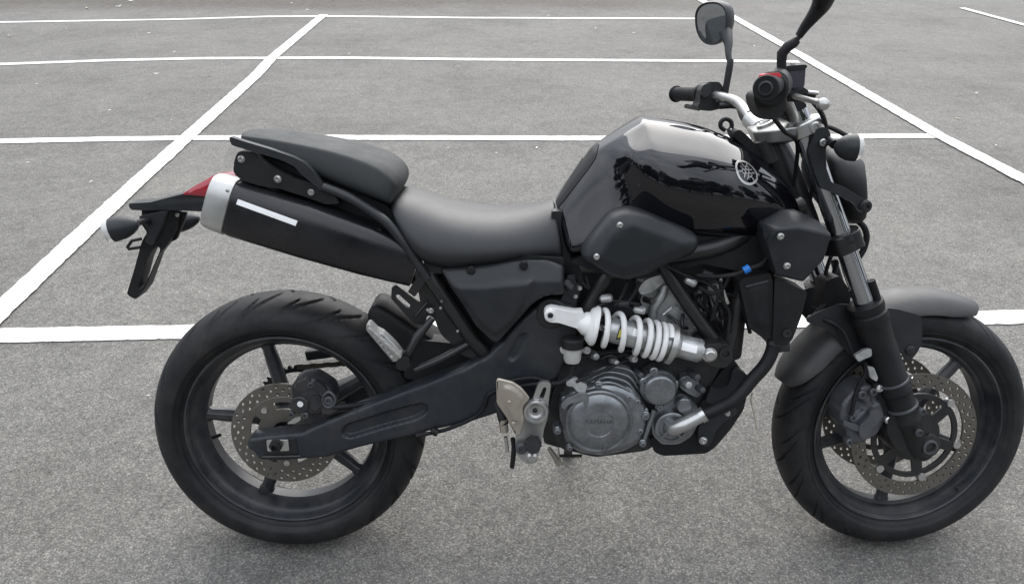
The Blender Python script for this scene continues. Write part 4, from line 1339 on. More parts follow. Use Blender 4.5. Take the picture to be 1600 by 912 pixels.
# ---- rear caliper
rc = panel('rear_caliper', CALD, bike, [(456, 600), (468, 590), (492, 588), (505, 596), (520, 606), (524, 622), (520, 640), (500, 646), (484, 648), (466, 644), (458, 630)], -.108, .05, r=5, grid=.006, bulge=.012, rad=.014, bevel=.003)
lathe('caliper_piston', CALD, rc, FB.P(469, 631, -.116), NEAR, [(-.01, .021), (.006, .020), (.008, .018), (.008, 0)], 28)
lathe('maker_ring', STICK, rc, FB.P(469, 631, -.1245), NEAR, [(0, .0050), (.0004, .0050), (.0004, .0066), (0, .0066)], 24)
link('maker_mark', box_mb(FB.P(469, 631, -.1248), Vector((.0010, 0, .0035)), Vector((0, .0003, 0)), Vector((.0012, 0, -.0004))).mesh('maker_mark'), STICK, rc)
for px, py, r_ in ((514, 625, .011), (477, 648, .008), (456, 646, .007), (486, 600, .007), (505, 612, .008)):
    lathe('caliper_bolt', CALG, rc, FB.P(px, py, -.118), NEAR, [(-.01, r_), (.004, r_), (.006, r_ * .8), (.006, r_ * .5), (.002, r_ * .45), (.002, 0)], 16)
tube('banjo_ring', CALG, rc, [(505, 618, -.122), (514, 612, -.124), (523, 620, -.124), (522, 631, -.122), (512, 636, -.12), (504, 628, -.12), (505, 619, -.122)], .0032, 8)
panel('caliper_bracket', CALD, bike, [(480, 646), (524, 636), (548, 640), (520, 654), (490, 664), (474, 660)], -.10, .02, r=3, bevel=.003)
panel('bracket_tab', ALU, bike, [(448, 662), (462, 652), (470, 650), (470, 656), (460, 662)], -.115, .006, r=2)
tube('brake_hose', RUB2, bike, [(520, 636, -.12), (545, 634, -.115), (570, 630, -.10), (610, 622, -.095)], .0055, 10)
tube('brake_hose', RUB2, bike, [(510, 650, -.11), (530, 642, -.11), (560, 640, -.10)], .005, 10)

band_on('tank_edge_band', MATTE, tank, tank, [(869, 314), (881, 294), (895, 271), (909, 249), (922, 230), (932, 222)], [(872, 326), (888, 305), (905, 283), (922, 261), (931, 247), (936, 226)], .0012)  # matt black band laid along the rear upper edge of the tank
# more castings and fittings round the engine
panel('throttle_body', HEADM, bike, [(1106, 446), (1124, 442), (1134, 452), (1132, 470), (1118, 474), (1106, 464)], -.075, .05, r=4, bevel=.004)
panel('coil_bracket', STEEL, bike, [(1124, 436), (1128, 434), (1131, 450), (1140, 474), (1136, 476), (1127, 458)], -.128, .004, r=1)
panel('bracket_plate', ENGDK, bike, [(886, 432), (898, 430), (902, 452), (896, 462), (888, 460)], -.12, .01, r=2)
panel('wire_cover', ENGDK, bike, [(930, 472), (962, 470), (990, 482), (988, 494), (950, 486), (930, 484)], -.10, .03, r=4, bevel=.003)
for q in range(7):
    x0, y0 = 940 + 24 * q, 560 - 2 * q
    ftube([(x0, y0, -.125), (x0 + 14, y0 - 5, -.13), (x0 + 26, y0 - 1, -.125)], .0035 + .001 * (q % 3), name='engine_lead', m=RUB2 if q % 2 else ENGDK, n=8)
for px, py, r_ in ((930, 556, .009), (962, 566, .008), (990, 560, .009), (1000, 585, .008), (1088, 588, .009), (1074, 600, .010), (1096, 608, .008), (1006, 640, .009)):
    lathe('fitting', HEADM if int(px) % 4 else CALG, bike, FB.P(px, py, -.135), NEAR + Vector((.2, 0, .15)), [(-.03, r_), (0, r_), (.003, r_ * .8), (.008, r_ * .75), (.009, r_ * .4), (.009, 0)], 14)
panel('gear_cover', ENGINE, bike, [(1062, 590), (1078, 586), (1092, 596), (1098, 612), (1090, 622), (1074, 614), (1062, 606)], -.120, .04, r=5, bevel=.006)
# caliper castings
for pts, y_, th_ in (([(462, 600), (476, 592), (486, 594), (486, 606), (472, 612), (462, 610)], -.122, .02), ([(490, 594), (504, 602), (512, 612), (500, 616), (488, 606)], -.125, .02), ([(486, 620), (500, 618), (504, 634), (492, 642), (484, 636)], -.124, .02), ([(504, 636), (522, 632), (530, 640), (514, 648), (502, 646)], -.12, .02)):
    panel('caliper_casting', CALD, rc, pts, y_, th_, r=3, bevel=.003)

for q in range(12):
    x0, y0 = 1040 + random.random() * 100, 432 + random.random() * 60
    ftube([(x0, y0, -.10), (x0 + random.uniform(-8, 18), y0 + random.uniform(6, 22), -.115), (x0 + random.uniform(-4, 30), y0 + random.uniform(20, 46), -.10)], random.uniform(.003, .0055), name='engine_lead', m=(RUB2, ENGDK, FRAME)[q % 3], n=8)
for px, py, r_ in ((905, 450, .006), (938, 500, .006), (1150, 462, .006), (1112, 520, .007), (1062, 452, .007), (1018, 470, .007)):
    lathe('fitting', (ENGDK, HEADM)[int(px) % 2], bike, FB.P(px, py, -.115), NEAR + Vector((.3, 0, .2)), [(-.03, r_), (0, r_), (.003, r_ * .8), (.006, r_ * .7), (.006, 0)], 12)

# ------------------------------------------------------------------ front end, everything that turns with the handlebar
def FA(k, y=0.0, u_=0.0):
    """point on the fork line: k metres up the fork axis, u_ metres ahead of it"""
    return FC - Vector((.020, 0, 0)) + AX * k + Vector((math.cos(RAKE), 0, math.sin(RAKE))) * u_ + Vector((0, y, 0))
def K(o):
    """sub-part of a part that already carries the steering rotation"""
    o.matrix_local = Matrix.Identity(4)
    return o
for s in (-1, 1):
    y = .105 * s
    lathe('fork_stanchion', CHROME, bike, FA(.30, y), AX, [(0, .0215), (.505, .0215)], 40, FS)
    sl = lathe('fork_slider', MATTE if s < 0 else MATTE, bike, FA(-.03, y), AX, [(0, .018), (.004, .024), (.03, .0285), (.085, .030), (.090, .0325), (.100, .0325), (.104, .0305), (.165, .0315), (.169, .0345), (.180, .0345), (.184, .0325), (.31, .0335), (.345, .036), (.350, .0385), (.368, .0385),
                     (.371, .0355), (.376, .0355), (.379, .0375), (.392, .0375), (.394, .030), (.395, .022)], 44, FS)
    lathe('fork_clamp', FRAME, bike, FA(.490, y), AX, [(0, .026), (.002, .031), (.016, .032), (.018, .029), (.024, .029), (.026, .032), (.040, .031), (.042, .025)], 40, FS)
    tube('fork_guard_finger', RUB2, bike, [(1361, 438, y - .012), (1369, 462, y - .012), (1380, 500, y - .012)] if s < 0 else [(1302, 404, y), (1308, 425, y), (1316, 450, y)], .0085, 12, FS)
    if s < 0: near_slider = sl
    # axle lug
    lathe('axle_lug', FRAME, bike, FC + Vector((0, y - .026, 0)), Vector((0, 1, 0)), [(0, .020), (.002, .027), (.052, .027), (.054, .020)], 28, FS)
K(lathe('axle_pinch_ring', CALG, near_slider, FC + Vector((0, -.133, 0)), NEAR, [(-.004, .017), (.003, .017), (.004, .0125), (-.004, .012), (-.004, 0)], 24, FS))
bolt('pinch_bolt', bike, 1434.5, 674, -.135, .0055, .005, fr=FS)
panel('fork_foot', MATTE, bike, [(1402, 640), (1420, 650), (1446, 664), (1462, 690), (1460, 712), (1444, 722), (1420, 715), (1398, 700), (1384, 672), (1390, 650)], -.120, .03, fr=FS, r=8, bevel=.006)
def yoke(name, m, k, th, w1=.135, ud=0.0):
    out = [(.030, -w1), (.040, -.105), (.030, -.078), (.012, -.035), (.012, .035), (.030, .078), (.040, .105), (.030, w1), (-.022, w1), (-.036, .105), (-.050, .06), (-.062, 0), (-.050, -.06), (-.036, -.105), (-.022, -w1)]
    out = fillet(out, .012)
    V, F = [], []
    n = len(out)
    for kk in (k, k + th):
        V += [FA(kk, y_, u_ + ud) for u_, y_ in out]
    F = [tuple(range(n)), tuple(range(n, 2 * n))] + [(i, (i + 1) % n, n + (i + 1) % n, n + i) for i in range(n)]
    return link(name, Mb().add(V, F).mesh(name), m, bike, True, bevel=.003, angle=40)
uk = yoke('upper_yoke', ALU, .752, .028)
yoke('lower_yoke', FRAME, .490, .040)
for s in (-1, 1):
    K(lathe('fork_cap', ALU, uk, FA(.778, .105 * s), AX, [(0, .024), (.004, .024), (.005, .020), (.010, .0195), (.010, .010), (.006, .009), (.006, 0)], 30, FS))
K(lathe('stem_nut', ALU, uk, FA(.778, 0, -.03), AX, [(0, .020), (.008, .019), (.009, .012), (.004, .010), (.004, 0)], 6 * 4, FS))
K(lathe('pinch_bolt', ALU, uk, FS.P(1275, 200, -.137), NEAR, [(-.012, .012), (.0, .012), (.002, .010), (.002, .006), (-.003, .005), (-.003, 0)], 24, FS))
panel('yoke_ear', ALU, bike, [(1262, 194), (1272, 190), (1284, 195), (1286, 203), (1280, 210), (1268, 210)], -.136, .02, fr=FS, r=4, bevel=.002)
lathe('steering_stem', FRAME, bike, FA(.50, 0, -.032), AX, [(0, .030), (.0, .036), (.05, .038), (.2, .036), (.245, .030)], 32, FS)
lathe('steering_lock', ENGDK, bike, FS.P(1205, 252, -.02), AX, [(0, .018), (.05, .018), (.05, .014), (.0505, 0)], 20, FS)
ring_ = tube('ignition_key', MATTE, bike, [(1133, 204, .01), (1126, 198, .01), (1127, 190, .01), (1134, 186, .01), (1142, 190, .01), (1143, 199, .01), (1137, 205, .01)], .0048, 10)
tube('key_blade', STEEL, bike, [(1140, 203, .01), (1156, 212, .005)], .006, 8)
panel('dash_base', MATTE, bike, [(1146, 206), (1156, 202), (1170, 214), (1186, 232), (1215, 246), (1200, 256), (1172, 236), (1150, 218)], -.03, .06, r=4, bevel=.004)

# handlebar
E0 = FS.P(1197, 138, -.40)
EF = FS.P(1056, 147, .40)
HB = [E0, FS.P(1211, 133, -.28), FS.P(1222, 146, -.205), FS.P(1238, 180, -.135), FS.P(1243, 200, -.085), FS.P(1232, 209, -.035), FS.P(1210, 210, .010), FS.P(1192, 204, .045), FS.P(1176, 192, .085), FS.P(1166, 176, .125), FS.P(1152, 160, .17), FS.P(1130, 152, .215), FS.P(1098, 148, .28), EF]
hbm = tube_mb(HB, .0112, 18)
bar = link('handlebar', hbm.mesh('handlebar'), ALU, bike, True, angle=60)
for a3, b3 in (((1171, 186, .098), (1186, 201, .060)), ((1188, 203, .056), (1204, 210, .022)), ((1222, 211, -.012), (1238, 206, -.055))):
    K(tube('bar_clamp', ALU, bar, [a3, b3], .0195, 24, FS, smooth=False, bevel=.002))
for q_, y_ in ((HB[7], .045), (HB[5], -.035)):
    K(link('riser', tube_mb([q_, FA(.775, y_, -.015)], .013, 16, smooth=False).mesh('riser'), ALU, bar, True, angle=50))
def gripmb(side):
    a_, b_ = (HB[0], HB[1]) if side < 0 else (HB[-1], HB[-2])
    a_ = a_ + (a_ - b_).normalized() * .006
    d = b_ - a_
    L = d.length
    prof = [(0, .006), (0, .011), (.004, .0125), (.004, .0195), (.006, .021), (.010, .021), (.012, .0175)]
    x = .016
    while x < L - .02:
        prof += [(x, .0172), (x + .003, .0172), (x + .0035, .0162), (x + .006, .0162), (x + .0065, .0172)]
        x += .010
    prof += [(L - .014, .0175), (L - .012, .024), (L - .002, .024), (L, .018)]
    return lathe_mb(a_, d, prof, 32)
for s in (-1, 1):
    go = link('handlebar_grip', gripmb(s).mesh('handlebar_grip'), RUB2, bike, True, angle=40)
    be, bd = (E0, (HB[0] - HB[1])) if s < 0 else (EF, (HB[-1] - HB[-2]))
    K(lathe('bar_end', INK, go, be + bd.normalized() * .006, bd, [(-.004, .012), (.002, .0115), (.003, .009), (-.004, .007), (-.004, 0)], 24, FS))
# right switch housing, seen end-on behind the grip
tube('throttle_housing', MATTE, bike, [Vector((0, 0, 0))] and [(1204, 140, -.292), (1213, 131, -.235)], [.030, .029], 28, FS, smooth=False, bevel=.004)
panel('throttle_housing_lower', MATTE, bike, [(1176, 150), (1186, 140), (1222, 140), (1230, 152), (1226, 176), (1214, 188), (1198, 187), (1184, 176)], -.268, .04, r=8, fr=FS, bevel=.006)
rsw = panel('kill_switch', REDB, bike, [(1193, 121), (1194, 116), (1200, 115), (1218, 114), (1222, 120), (1214, 123), (1204, 122)], -.318, .022, fr=FS, r=1.5, bevel=.002)
tube('housing_band', STEEL, bike, [(1214, 112, -.262), (1222, 117, -.262), (1229, 127, -.262), (1230, 140, -.262), (1227, 148, -.262)], .0028, 8, FS)
rv = panel('brake_fluid_reservoir', mat('smoky reservoir plastic', (.035, .033, .045), .35), bike, [(1229, 108), (1232, 105), (1257, 103), (1259, 106), (1257, 134), (1252, 142), (1238, 142), (1233, 136)], -.225, .045, fr=FS, r=2, bevel=.003)
K(panel('reservoir_lid', MATTE, rv, [(1226, 107), (1230, 103), (1259, 101), (1262, 104), (1259, 108), (1230, 111)], -.228, .05, fr=FS, r=2, bevel=.002))
K(lathe('lid_screw', STEEL, rv, FS.P(1238, 102, -.2), Vector((0, 0, 1)), [(0, .005), (.003, .005), (.003, 0)], 12, FS))
panel('brake_master_cylinder', MATTE, bike, [(1232, 138), (1256, 136), (1264, 143), (1276, 148), (1274, 154), (1256, 158), (1240, 160), (1234, 150)], -.225, .03, fr=FS, r=3, bevel=.004)
tube('brake_lever', ALU, bike, [(1243, 151, -.225), (1250, 153, -.250), (1262, 156, -.300), (1275, 159, -.345), (1287, 163, -.385)], [.0075, .0070, .0065, .0068, .0090], 16, FS, flatten=.75)
lathe('lever_ball', ALU, bike, FS.P(1286, 163, -.388), NEAR, [(-.012, .006), (-.006, .0095), (0, .0105), (.006, .0095), (.010, .005), (.011, 0)], 20, FS)
tube('lever_bolt', STEEL, bike, [(1262, 144, -.235), (1278, 146, -.235)], .0035, 8, FS)
panel('switch_cable_boot', RUB2, bike, [(1230, 160), (1256, 158), (1262, 166), (1258, 184), (1242, 190), (1226, 186), (1222, 172)], -.12, .06, fr=FS, r=6, bevel=.006)
for k in range(4):
    tube('control_cable', RUB2, bike, [(1222, 176 + 2 * k, -.16), (1240, 176 + 5 * k, -.11), (1256, 184 + 4 * k, -.07), (1262, 200 + 6 * k, -.04), (1256, 240, -.03)], .0038, 8, FS)
panel('instrument_pod', MATTE, bike, [(1226, 176), (1248, 170), (1266, 178), (1272, 188), (1258, 192), (1236, 194)], -.05, .10, fr=FS, r=5, bevel=.006)
# near mirror: stem and arm leave the picture at the top
tube('mirror_stem', RUB2, bike, [(1222, 120, -.235), (1221, 98, -.235), (1222, 84, -.235), (1230, 74, -.238), (1241, 67, -.24), (1245, 63, -.24)], [.0085, .0085, .0095, .0095, .0088, .0075], 16, FS, smooth=False)
tube('mirror_stem_rod', FRAME, bike, [(1241, 67, -.24), (1251, 55, -.245)], .0048, 12, FS)
tube('mirror_arm', MATTE, bike, [(1248, 57, -.245), (1258, 42, -.25), (1272, 24, -.26), (1284, 6, -.27), (1290, -14, -.29), (1296, -45, -.31)], [.0078, .0100, .0135, .0185, .022, .026], 18, FS, flatten=.9)
def mirror_head(c, n, ul, vl, parent_name='mirror_housing'):
    n = n.normalized()
    up = Vector((0, 0, 1))
    v_ = (up - n * n.z).normalized()
    u_ = v_.cross(n)
    def ring(off, s, cu=0, cv=0):
        o = []
        for k in range(40):
            a = 2 * PI * k / 40
            ca, sa = math.cos(a), math.sin(a)
            w_ = (1 + .16 * sa)
            o.append(c + n * off + u_ * (math.copysign(abs(ca) ** .85, ca) * ul * s * w_ + cu) + v_ * (math.copysign(abs(sa) ** .85, sa) * vl * s + cv))
        return o
    rs = [ring(-.002, .90), ring(.001, .93), ring(.002, 1.0), ring(-.006, 1.04), ring(-.022, 1.02), ring(-.040, .93), ring(-.056, .74), ring(-.065, .44), ring(-.068, .1)]
    V = [p for r_ in rs for p in r_]
    F = [(i * 40 + k, i * 40 + (k + 1) % 40, (i + 1) * 40 + (k + 1) % 40, (i + 1) * 40 + k) for i in range(len(rs) - 1) for k in range(40)]
    F += [tuple(range(40)), tuple(range(320, 360))]
    h = link('mirror_housing', Mb().add(V, F).mesh('mirror_housing'), SATIN, bike, True, angle=40)
    g_ = ring(-.0012, .905)
    K(link('mirror_glass', Mb().add(g_, [tuple(range(40))]).mesh('mirror_glass'), MIRROR, h, True))
    return h
mc = FS.P(1111, 37, .33)
mh = mirror_head(mc, Vector((-.74, -.64, -.17)), .043, .050)
mh['label'] = 'far mirror with its glass in view'
tube('mirror_stem', RUB2, bike, [(1132, 150, .235), (1136, 128, .235), (1140, 105, .24), (1142, 94, .245)], [.0078, .0078, .0080, .0068], 14, FS)
tube('mirror_neck', SATIN, bike, [(1140, 96, .25), (1138, 84, .26), (1138, 68, .28), (1134, 52, .31)], [.0065, .0075, .0105, .016], 14, FS)
mc2 = FS.P(1296, -72, -.33)
mirror_head(mc2, Vector((-.86, .50, .05)), .064, .052)['label'] = 'near mirror above the frame'
# left switchgear
sg = panel('switch_housing', MATTE, bike, [(1094, 150), (1098, 134), (1108, 128), (1124, 128), (1130, 136), (1131, 158), (1126, 170), (1110, 174), (1092, 172), (1090, 166), (1094, 160)], .235, .05, fr=FS, r=4, bevel=.004)
panel('switch_block', SATIN, bike, [(1094, 142), (1100, 132), (1112, 130), (1110, 148), (1100, 154)], .225, .03, fr=FS, r=3, bevel=.003)
bolt('switch_screw', bike, 1120.5, 157, .23, .0045, .003, fr=FS)
tube('clutch_lever_perch', MATTE, bike, [(1126, 166, .21), (1146, 162, .19), (1162, 166, .17), (1172, 176, .14)], .0065, 10, FS)
tube('clutch_lever', FRAME, bike, [(1092, 170, .28), (1072, 166, .34)], .0055, 10, FS)

# headlight and its bracket
hb = panel('headlight_bracket', SATIN, bike, [(1274, 204), (1284, 198), (1294, 201), (1299, 212), (1296, 224), (1290, 232), (1292, 268), (1298, 284), (1321, 293), (1344, 308), (1358, 314), (1362, 322), (1360, 330), (1352, 334), (1343, 330), (1336, 318), (1300, 300), (1282, 294), (1270, 262), (1263, 238)], -.140, .012, r=4, fr=FS, bevel=.003)
for px, py, r_ in ((1285, 222.5, .0055), (1352, 322, .0095)):
    K(lathe('bracket_bolt', FRAME if r_ > .006 else STEEL, hb, FS.P(px, py, -.142), NEAR, [(0, r_ * 1.3), (.004, r_ * 1.3), (.005, r_), (.009, r_), (.009, r_ * .4), (.005, r_ * .35), (.005, 0)], 20, FS))
hl = cage('headlight_shell', MATTE, bike, [
    [(1282, 226, 0), (1286, 240, -.05), (1292, 262, -.075), (1300, 300, -.075), (1308, 330, -.05), (1312, 342, -.03)],
    [(1305, 224, 0), (1309, 238, -.06), (1314, 262, -.095), (1320, 305, -.095), (1326, 340, -.065), (1328, 352, -.03)],
    [(1332, 232, 0), (1334, 244, -.065), (1338, 268, -.100), (1340, 308, -.100), (1342, 342, -.07), (1342, 354, -.03)],
    [(1350, 246, 0), (1351, 256, -.06), (1354, 278, -.090), (1356, 310, -.090), (1355, 338, -.065), (1353, 348, -.03)],
    [(1353, 252, 0), (1354, 262, -.055), (1357, 282, -.082), (1359, 308, -.082), (1357, 332, -.06), (1354, 340, -.03)],
], sub=2, fr=FS)
cs = [FS.P(*p) for p in ((1353, 252, 0), (1354, 340, 0))]
hc = (cs[0] + cs[1]) / 2
fwd = Vector((math.cos(R(10)), 0, -math.sin(R(10))))
K(lathe('headlight_lens', LENS, hl, hc - fwd * .045, fwd, [(0, .050), (.012, .048), (.020, .035), (.024, .02), (.025, 0)], 40, FS))
a_, b_ = FS.P(1304, 230, -.190), FS.P(1342, 231, -.198)
ind = indicator(bike, a_, b_ - a_, (b_ - a_).length * .95, .026, SATIN, fr=FS)
tube('indicator_stem', RUB2, bike, [(1290, 216, -.13), (1304, 226, -.17)], [.007, .009], 12, FS)
ind2 = indicator(bike, Vector((a_.x, .14, a_.z)), Vector((b_.x - a_.x, .06, b_.z - a_.z)), (b_ - a_).length * .95, .026, SATIN, fr=FS)
tube('brake_hose', RUB2, bike, [(1284, 196, -.02), (1300, 200, -.06), (1322, 212, -.08), (1334, 222, -.07)], .005, 10, FS)
tube('headlight_cable', RUB2, bike, [(1340, 345, -.02), (1350, 355, -.02), (1354, 370, -.02), (1350, 388, -.02), (1342, 402, -.02)], .0068, 12, FS)
tube('brake_hose', RUB2, bike, [(1284, 190, -.10), (1287, 196, -.10)], .008, 10, FS)

for kk in (.165, .098):
    K(lathe('slider_ring', CALG, near_slider, FA(kk, -.105), AX, [(-.001, .0335), (-.001, .0352), (.003, .0352), (.004, .0335)], 40, FS))
# front brake hoses and clips
tube('brake_hose', RUB2, bike, [(1300, 396, .0), (1290, 430, .0), (1300, 455, -.02), (1284, 480, -.04), (1270, 495, -.05), (1290, 500, -.075), (1316, 515, -.09), (1330, 545, -.10), (1338, 560, -.105)], .0045, 10, FS)
tube('hose_loop', RUB2, bike, [(1308, 405, .03), (1300, 440, .03), (1286, 462, .02), (1280, 478, .0), (1284, 490, -.01)], .006, 10, FS)
panel('hose_guide', RUB2, bike, [(1290, 440), (1312, 430), (1326, 450), (1330, 478), (1300, 492), (1282, 488), (1288, 466)], -.04, .05, fr=FS, r=5)
bolt('hose_clip', bike, 1266, 498, -.05, .010, .008, m=HEADM, fr=FS)
# fender: a sheet bent over the tyre
def arc_sheet(name, m, a0, a1, n, R0, prof, parent, fr=FS, taper=True):
    """prof: (y, drop) across one half; swept about the wheel hub"""
    rows = []
    for i in range(n + 1):
        t = i / n
        a = a0 + (a1 - a0) * t
        e = min(t, 1 - t) * n
        row = []
        for s_, pr in ((1, list(reversed(prof[1:]))), (-1, prof)):
            for y_, d_ in pr:
                yy = y_ * -s_ if s_ == 1 else y_
                sc_ = 1.0
                if taper and e < 4:
                    sc_ = .45 + .55 * math.sqrt(max(0, 1 - (1 - e / 4) ** 2))
                r_ = R0 - d_ * (1 if not taper else min(1, .55 + .45 * e / 4))
                row.append(FC + Vector((math.cos(a) * r_, -abs(y_) * s_ * -1 * sc_ if s_ == -1 else abs(y_) * sc_, math.sin(a) * r_)))
        rows.append(row)
    w_ = len(rows[0])
    V = [p for r_ in rows for p in r_]
    F = [(i * w_ + k, i * w_ + k + 1, (i + 1) * w_ + k + 1, (i + 1) * w_ + k) for i in range(n) for k in range(w_ - 1)]
    o = link(name, Mb().add(V, F).mesh(name), m, parent, fr is FS, angle=180, sub=1)
    so = o.modifiers.new('thick', 'SOLIDIFY')
    so.thickness = .004
    so.offset = 1
    bv = o.modifiers.new('bevel', 'BEVEL'); bv.width = .0012; bv.segments = 2; bv.limit_method = 'ANGLE'
    return o
fen = arc_sheet('front_fender', FENDER, R(63.5), R(158), 26, .328, [(0, 0), (-.025, .002), (-.046, .009), (-.059, .021), (-.065, .036), (-.066, .044)], bike)
for s in (-1, 1):
    o = panel('fender_side', SATIN, bike, [(1258, 502), (1272, 490), (1312, 474), (1344, 478), (1400, 482), (1437, 492), (1441, 500), (1441, 536), (1434, 550), (1421, 566), (1408, 552), (1400, 540), (1392, 560), (1370, 572), (1340, 566), (1320, 545), (1300, 520), (1278, 508)], -.074, .004, fr=FS, r=6, bevel=.0015)
    if s > 0:
        o.data.transform(Matrix.Scale(-1, 4, (0, 1, 0)))
        o.data.flip_normals()
K(lathe('fender_bolt', SATIN, fen, FS.P(1422, 547, -.075), NEAR, [(0, .011), (.002, .011), (.004, .008), (.004, 0)], 20, FS))
# front calipers
for s in (-1, 1):
    cal = panel('front_caliper', CALG, bike, [(1312, 648), (1316, 628), (1330, 612), (1350, 600), (1366, 602), (1380, 622), (1384, 640), (1380, 662), (1366, 682), (1350, 688), (1334, 694), (1324, 690), (1322, 672), (1314, 664)], -.102, .058, fr=FS, r=4, grid=.006, bulge=.006, rad=.008, bevel=.003, recess=[([(1322, 640), (1336, 622), (1352, 624), (1350, 640), (1330, 656)], .010, .004), ([(1356, 612), (1368, 614), (1372, 630), (1360, 632)], .008, .004)])
    subs = []
    subs.append(panel('piston_cover', CALG, cal, [(1342, 672), (1344, 664), (1358, 652), (1360, 642), (1368, 638), (1376, 642), (1378, 652), (1372, 662), (1362, 670), (1360, 682), (1352, 687), (1344, 683)], -.122, .012, fr=FS, r=6, bevel=.003))
    for px, py, r_ in ((1346, 616, .010), (1364, 612, .009), (1332, 652, .008), (1326, 690, .008), (1374, 606, .0085), (1388, 656, .009)):
        subs.append(lathe('caliper_bolt', STEEL if px in (1374, 1388) else CALG, cal, FS.P(px, py, -.114), NEAR, [(-.012, r_), (.003, r_), (.005, r_ * .8), (.005, r_ * .5), (.001, r_ * .45), (.001, 0)], 16, FS))
    subs.append(panel('caliper_bridge', CALG, cal, [(1318, 656), (1340, 664), (1352, 670), (1350, 676), (1334, 672), (1318, 664)], -.120, .012, fr=FS, r=3, bevel=.003))
    for o in subs: K(o)
    if s > 0:
        for o in [cal] + subs:
            o.data.transform(Matrix.Scale(-1, 4, (0, 1, 0)))
            o.data.flip_normals()
panel('caliper_mount', MATTE, bike, [(1362, 600), (1384, 598), (1398, 640), (1404, 664), (1386, 668), (1378, 640)], -.108, .03, fr=FS, r=4, bevel=.003)
panel('hose_bracket', HEADM, bike, [(1336, 556), (1352, 546), (1362, 544), (1363, 556), (1348, 562), (1342, 566)], -.125, .01, fr=FS, r=3, bevel=.002)
panel('hose_bracket', HEADM, bike, [(1356, 572), (1366, 574), (1372, 590), (1370, 596), (1360, 590)], -.128, .008, fr=FS, r=2, bevel=.002)
bolt('bracket_bolt', bike, 1372.5, 607.5, -.132, .0065, .006, fr=FS)
tube('brake_line', RUB2, bike, [(1352, 566, -.12), (1352, 584, -.12), (1340, 606, -.118), (1333, 632, -.118), (1330, 648, -.118)], .0048, 10, FS)

# emblem on the tank: ring with three crossed forks, laid on the curved surface
def emblem(cpx, rad, rot):
    hit, bvh = decal('', None, None, tank, None, None)
    h, n = hit(*cpx)
    u_ = (Vector((1, 0, 0)) - n * n.x).normalized()
    v_ = n.cross(u_)
    if v_.z < 0: v_ = -v_
    c_, s_ = math.cos(rot), math.sin(rot)
    u_, v_ = u_ * c_ + v_ * s_, -u_ * s_ + v_ * c_
    def S_(x, y):
        p = h + u_ * x + v_ * y + n * .03
        q, nn, _, _ = bvh.ray_cast(p, -n)
        return (q if q is not None else h + u_ * x + v_ * y) + n * .0009
    mb = Mb()
    V, F = [], []
    for k in range(48):
        a = 2 * PI * k / 48
        for r_ in (rad, rad * .84):
            V.append(S_(r_ * math.cos(a), r_ * math.sin(a)))
    for k in range(48):
        l = (k + 1) % 48
        F.append((2 * k, 2 * k + 1, 2 * l + 1, 2 * l))
    mb.add(V, F)
    def bar_(x0, y0, x1, y1, w_):
        d = Vector((x1 - x0, y1 - y0)).normalized()
        nn = Vector((-d.y, d.x)) * w_ / 2
        VV, FF = [], []
        for i in range(7):
            t = i / 6
            x, y = x0 + (x1 - x0) * t, y0 + (y1 - y0) * t
            VV += [S_(x + nn.x, y + nn.y), S_(x - nn.x, y - nn.y)]
        for i in range(6):
            FF.append((2 * i, 2 * i + 1, 2 * i + 3, 2 * i + 2))
        mb.add(VV, FF)
    for k in range(3):
        a = PI / 2 + 2 * PI * k / 3
        ca, sa = math.cos(a), math.sin(a)
        def T(x, y): return (x * -sa + y * ca, x * ca + y * sa)
        def B2(x0, y0, x1, y1, w_=rad * .07):
            p, q = T(x0, y0), T(x1, y1)
            bar_(*p, *q, w_)
        B2(0, rad * .84, 0, rad * .45)                     # handle, outwards
        B2(-rad * .15, rad * .45, rad * .15, rad * .45)
        B2(-rad * .15, rad * .45, -rad * .15, -rad * .62)
        B2(rad * .15, rad * .45, rad * .15, -rad * .62)
    link('tank_emblem', mb.mesh('tank_emblem'), ALU, tank, smooth=False)
emblem((1167, 268), .0285, -.25)
# raised lettering on the clutch cover
fc_ = bpy.data.curves.new('cover_lettering', 'FONT')
fc_.body = 'YAMAHA'
fc_.size = .0145
fc_.align_x = 'CENTER'
fc_.align_y = 'CENTER'
fc_.extrude = .0006
tmp = bpy.data.objects.new('cover_lettering', fc_)
COL.objects.link(tmp)
dg = bpy.context.evaluated_depsgraph_get()
me_ = bpy.data.meshes.new_from_object(tmp.evaluated_get(dg))
bpy.data.objects.remove(tmp)
me_.transform(Matrix.Translation(CCc + Vector((0, -.0147, .004))) @ Matrix.Rotation(PI / 2, 4, 'X'))
lt = link('cover_lettering', me_, CALG, cc, smooth=False)
for o in [o_ for o_ in bpy.data.objects if o_.name.startswith('cover_lettering') and o_.data.materials]:
    while len(o.data.materials) > 1: o.data.materials.pop()

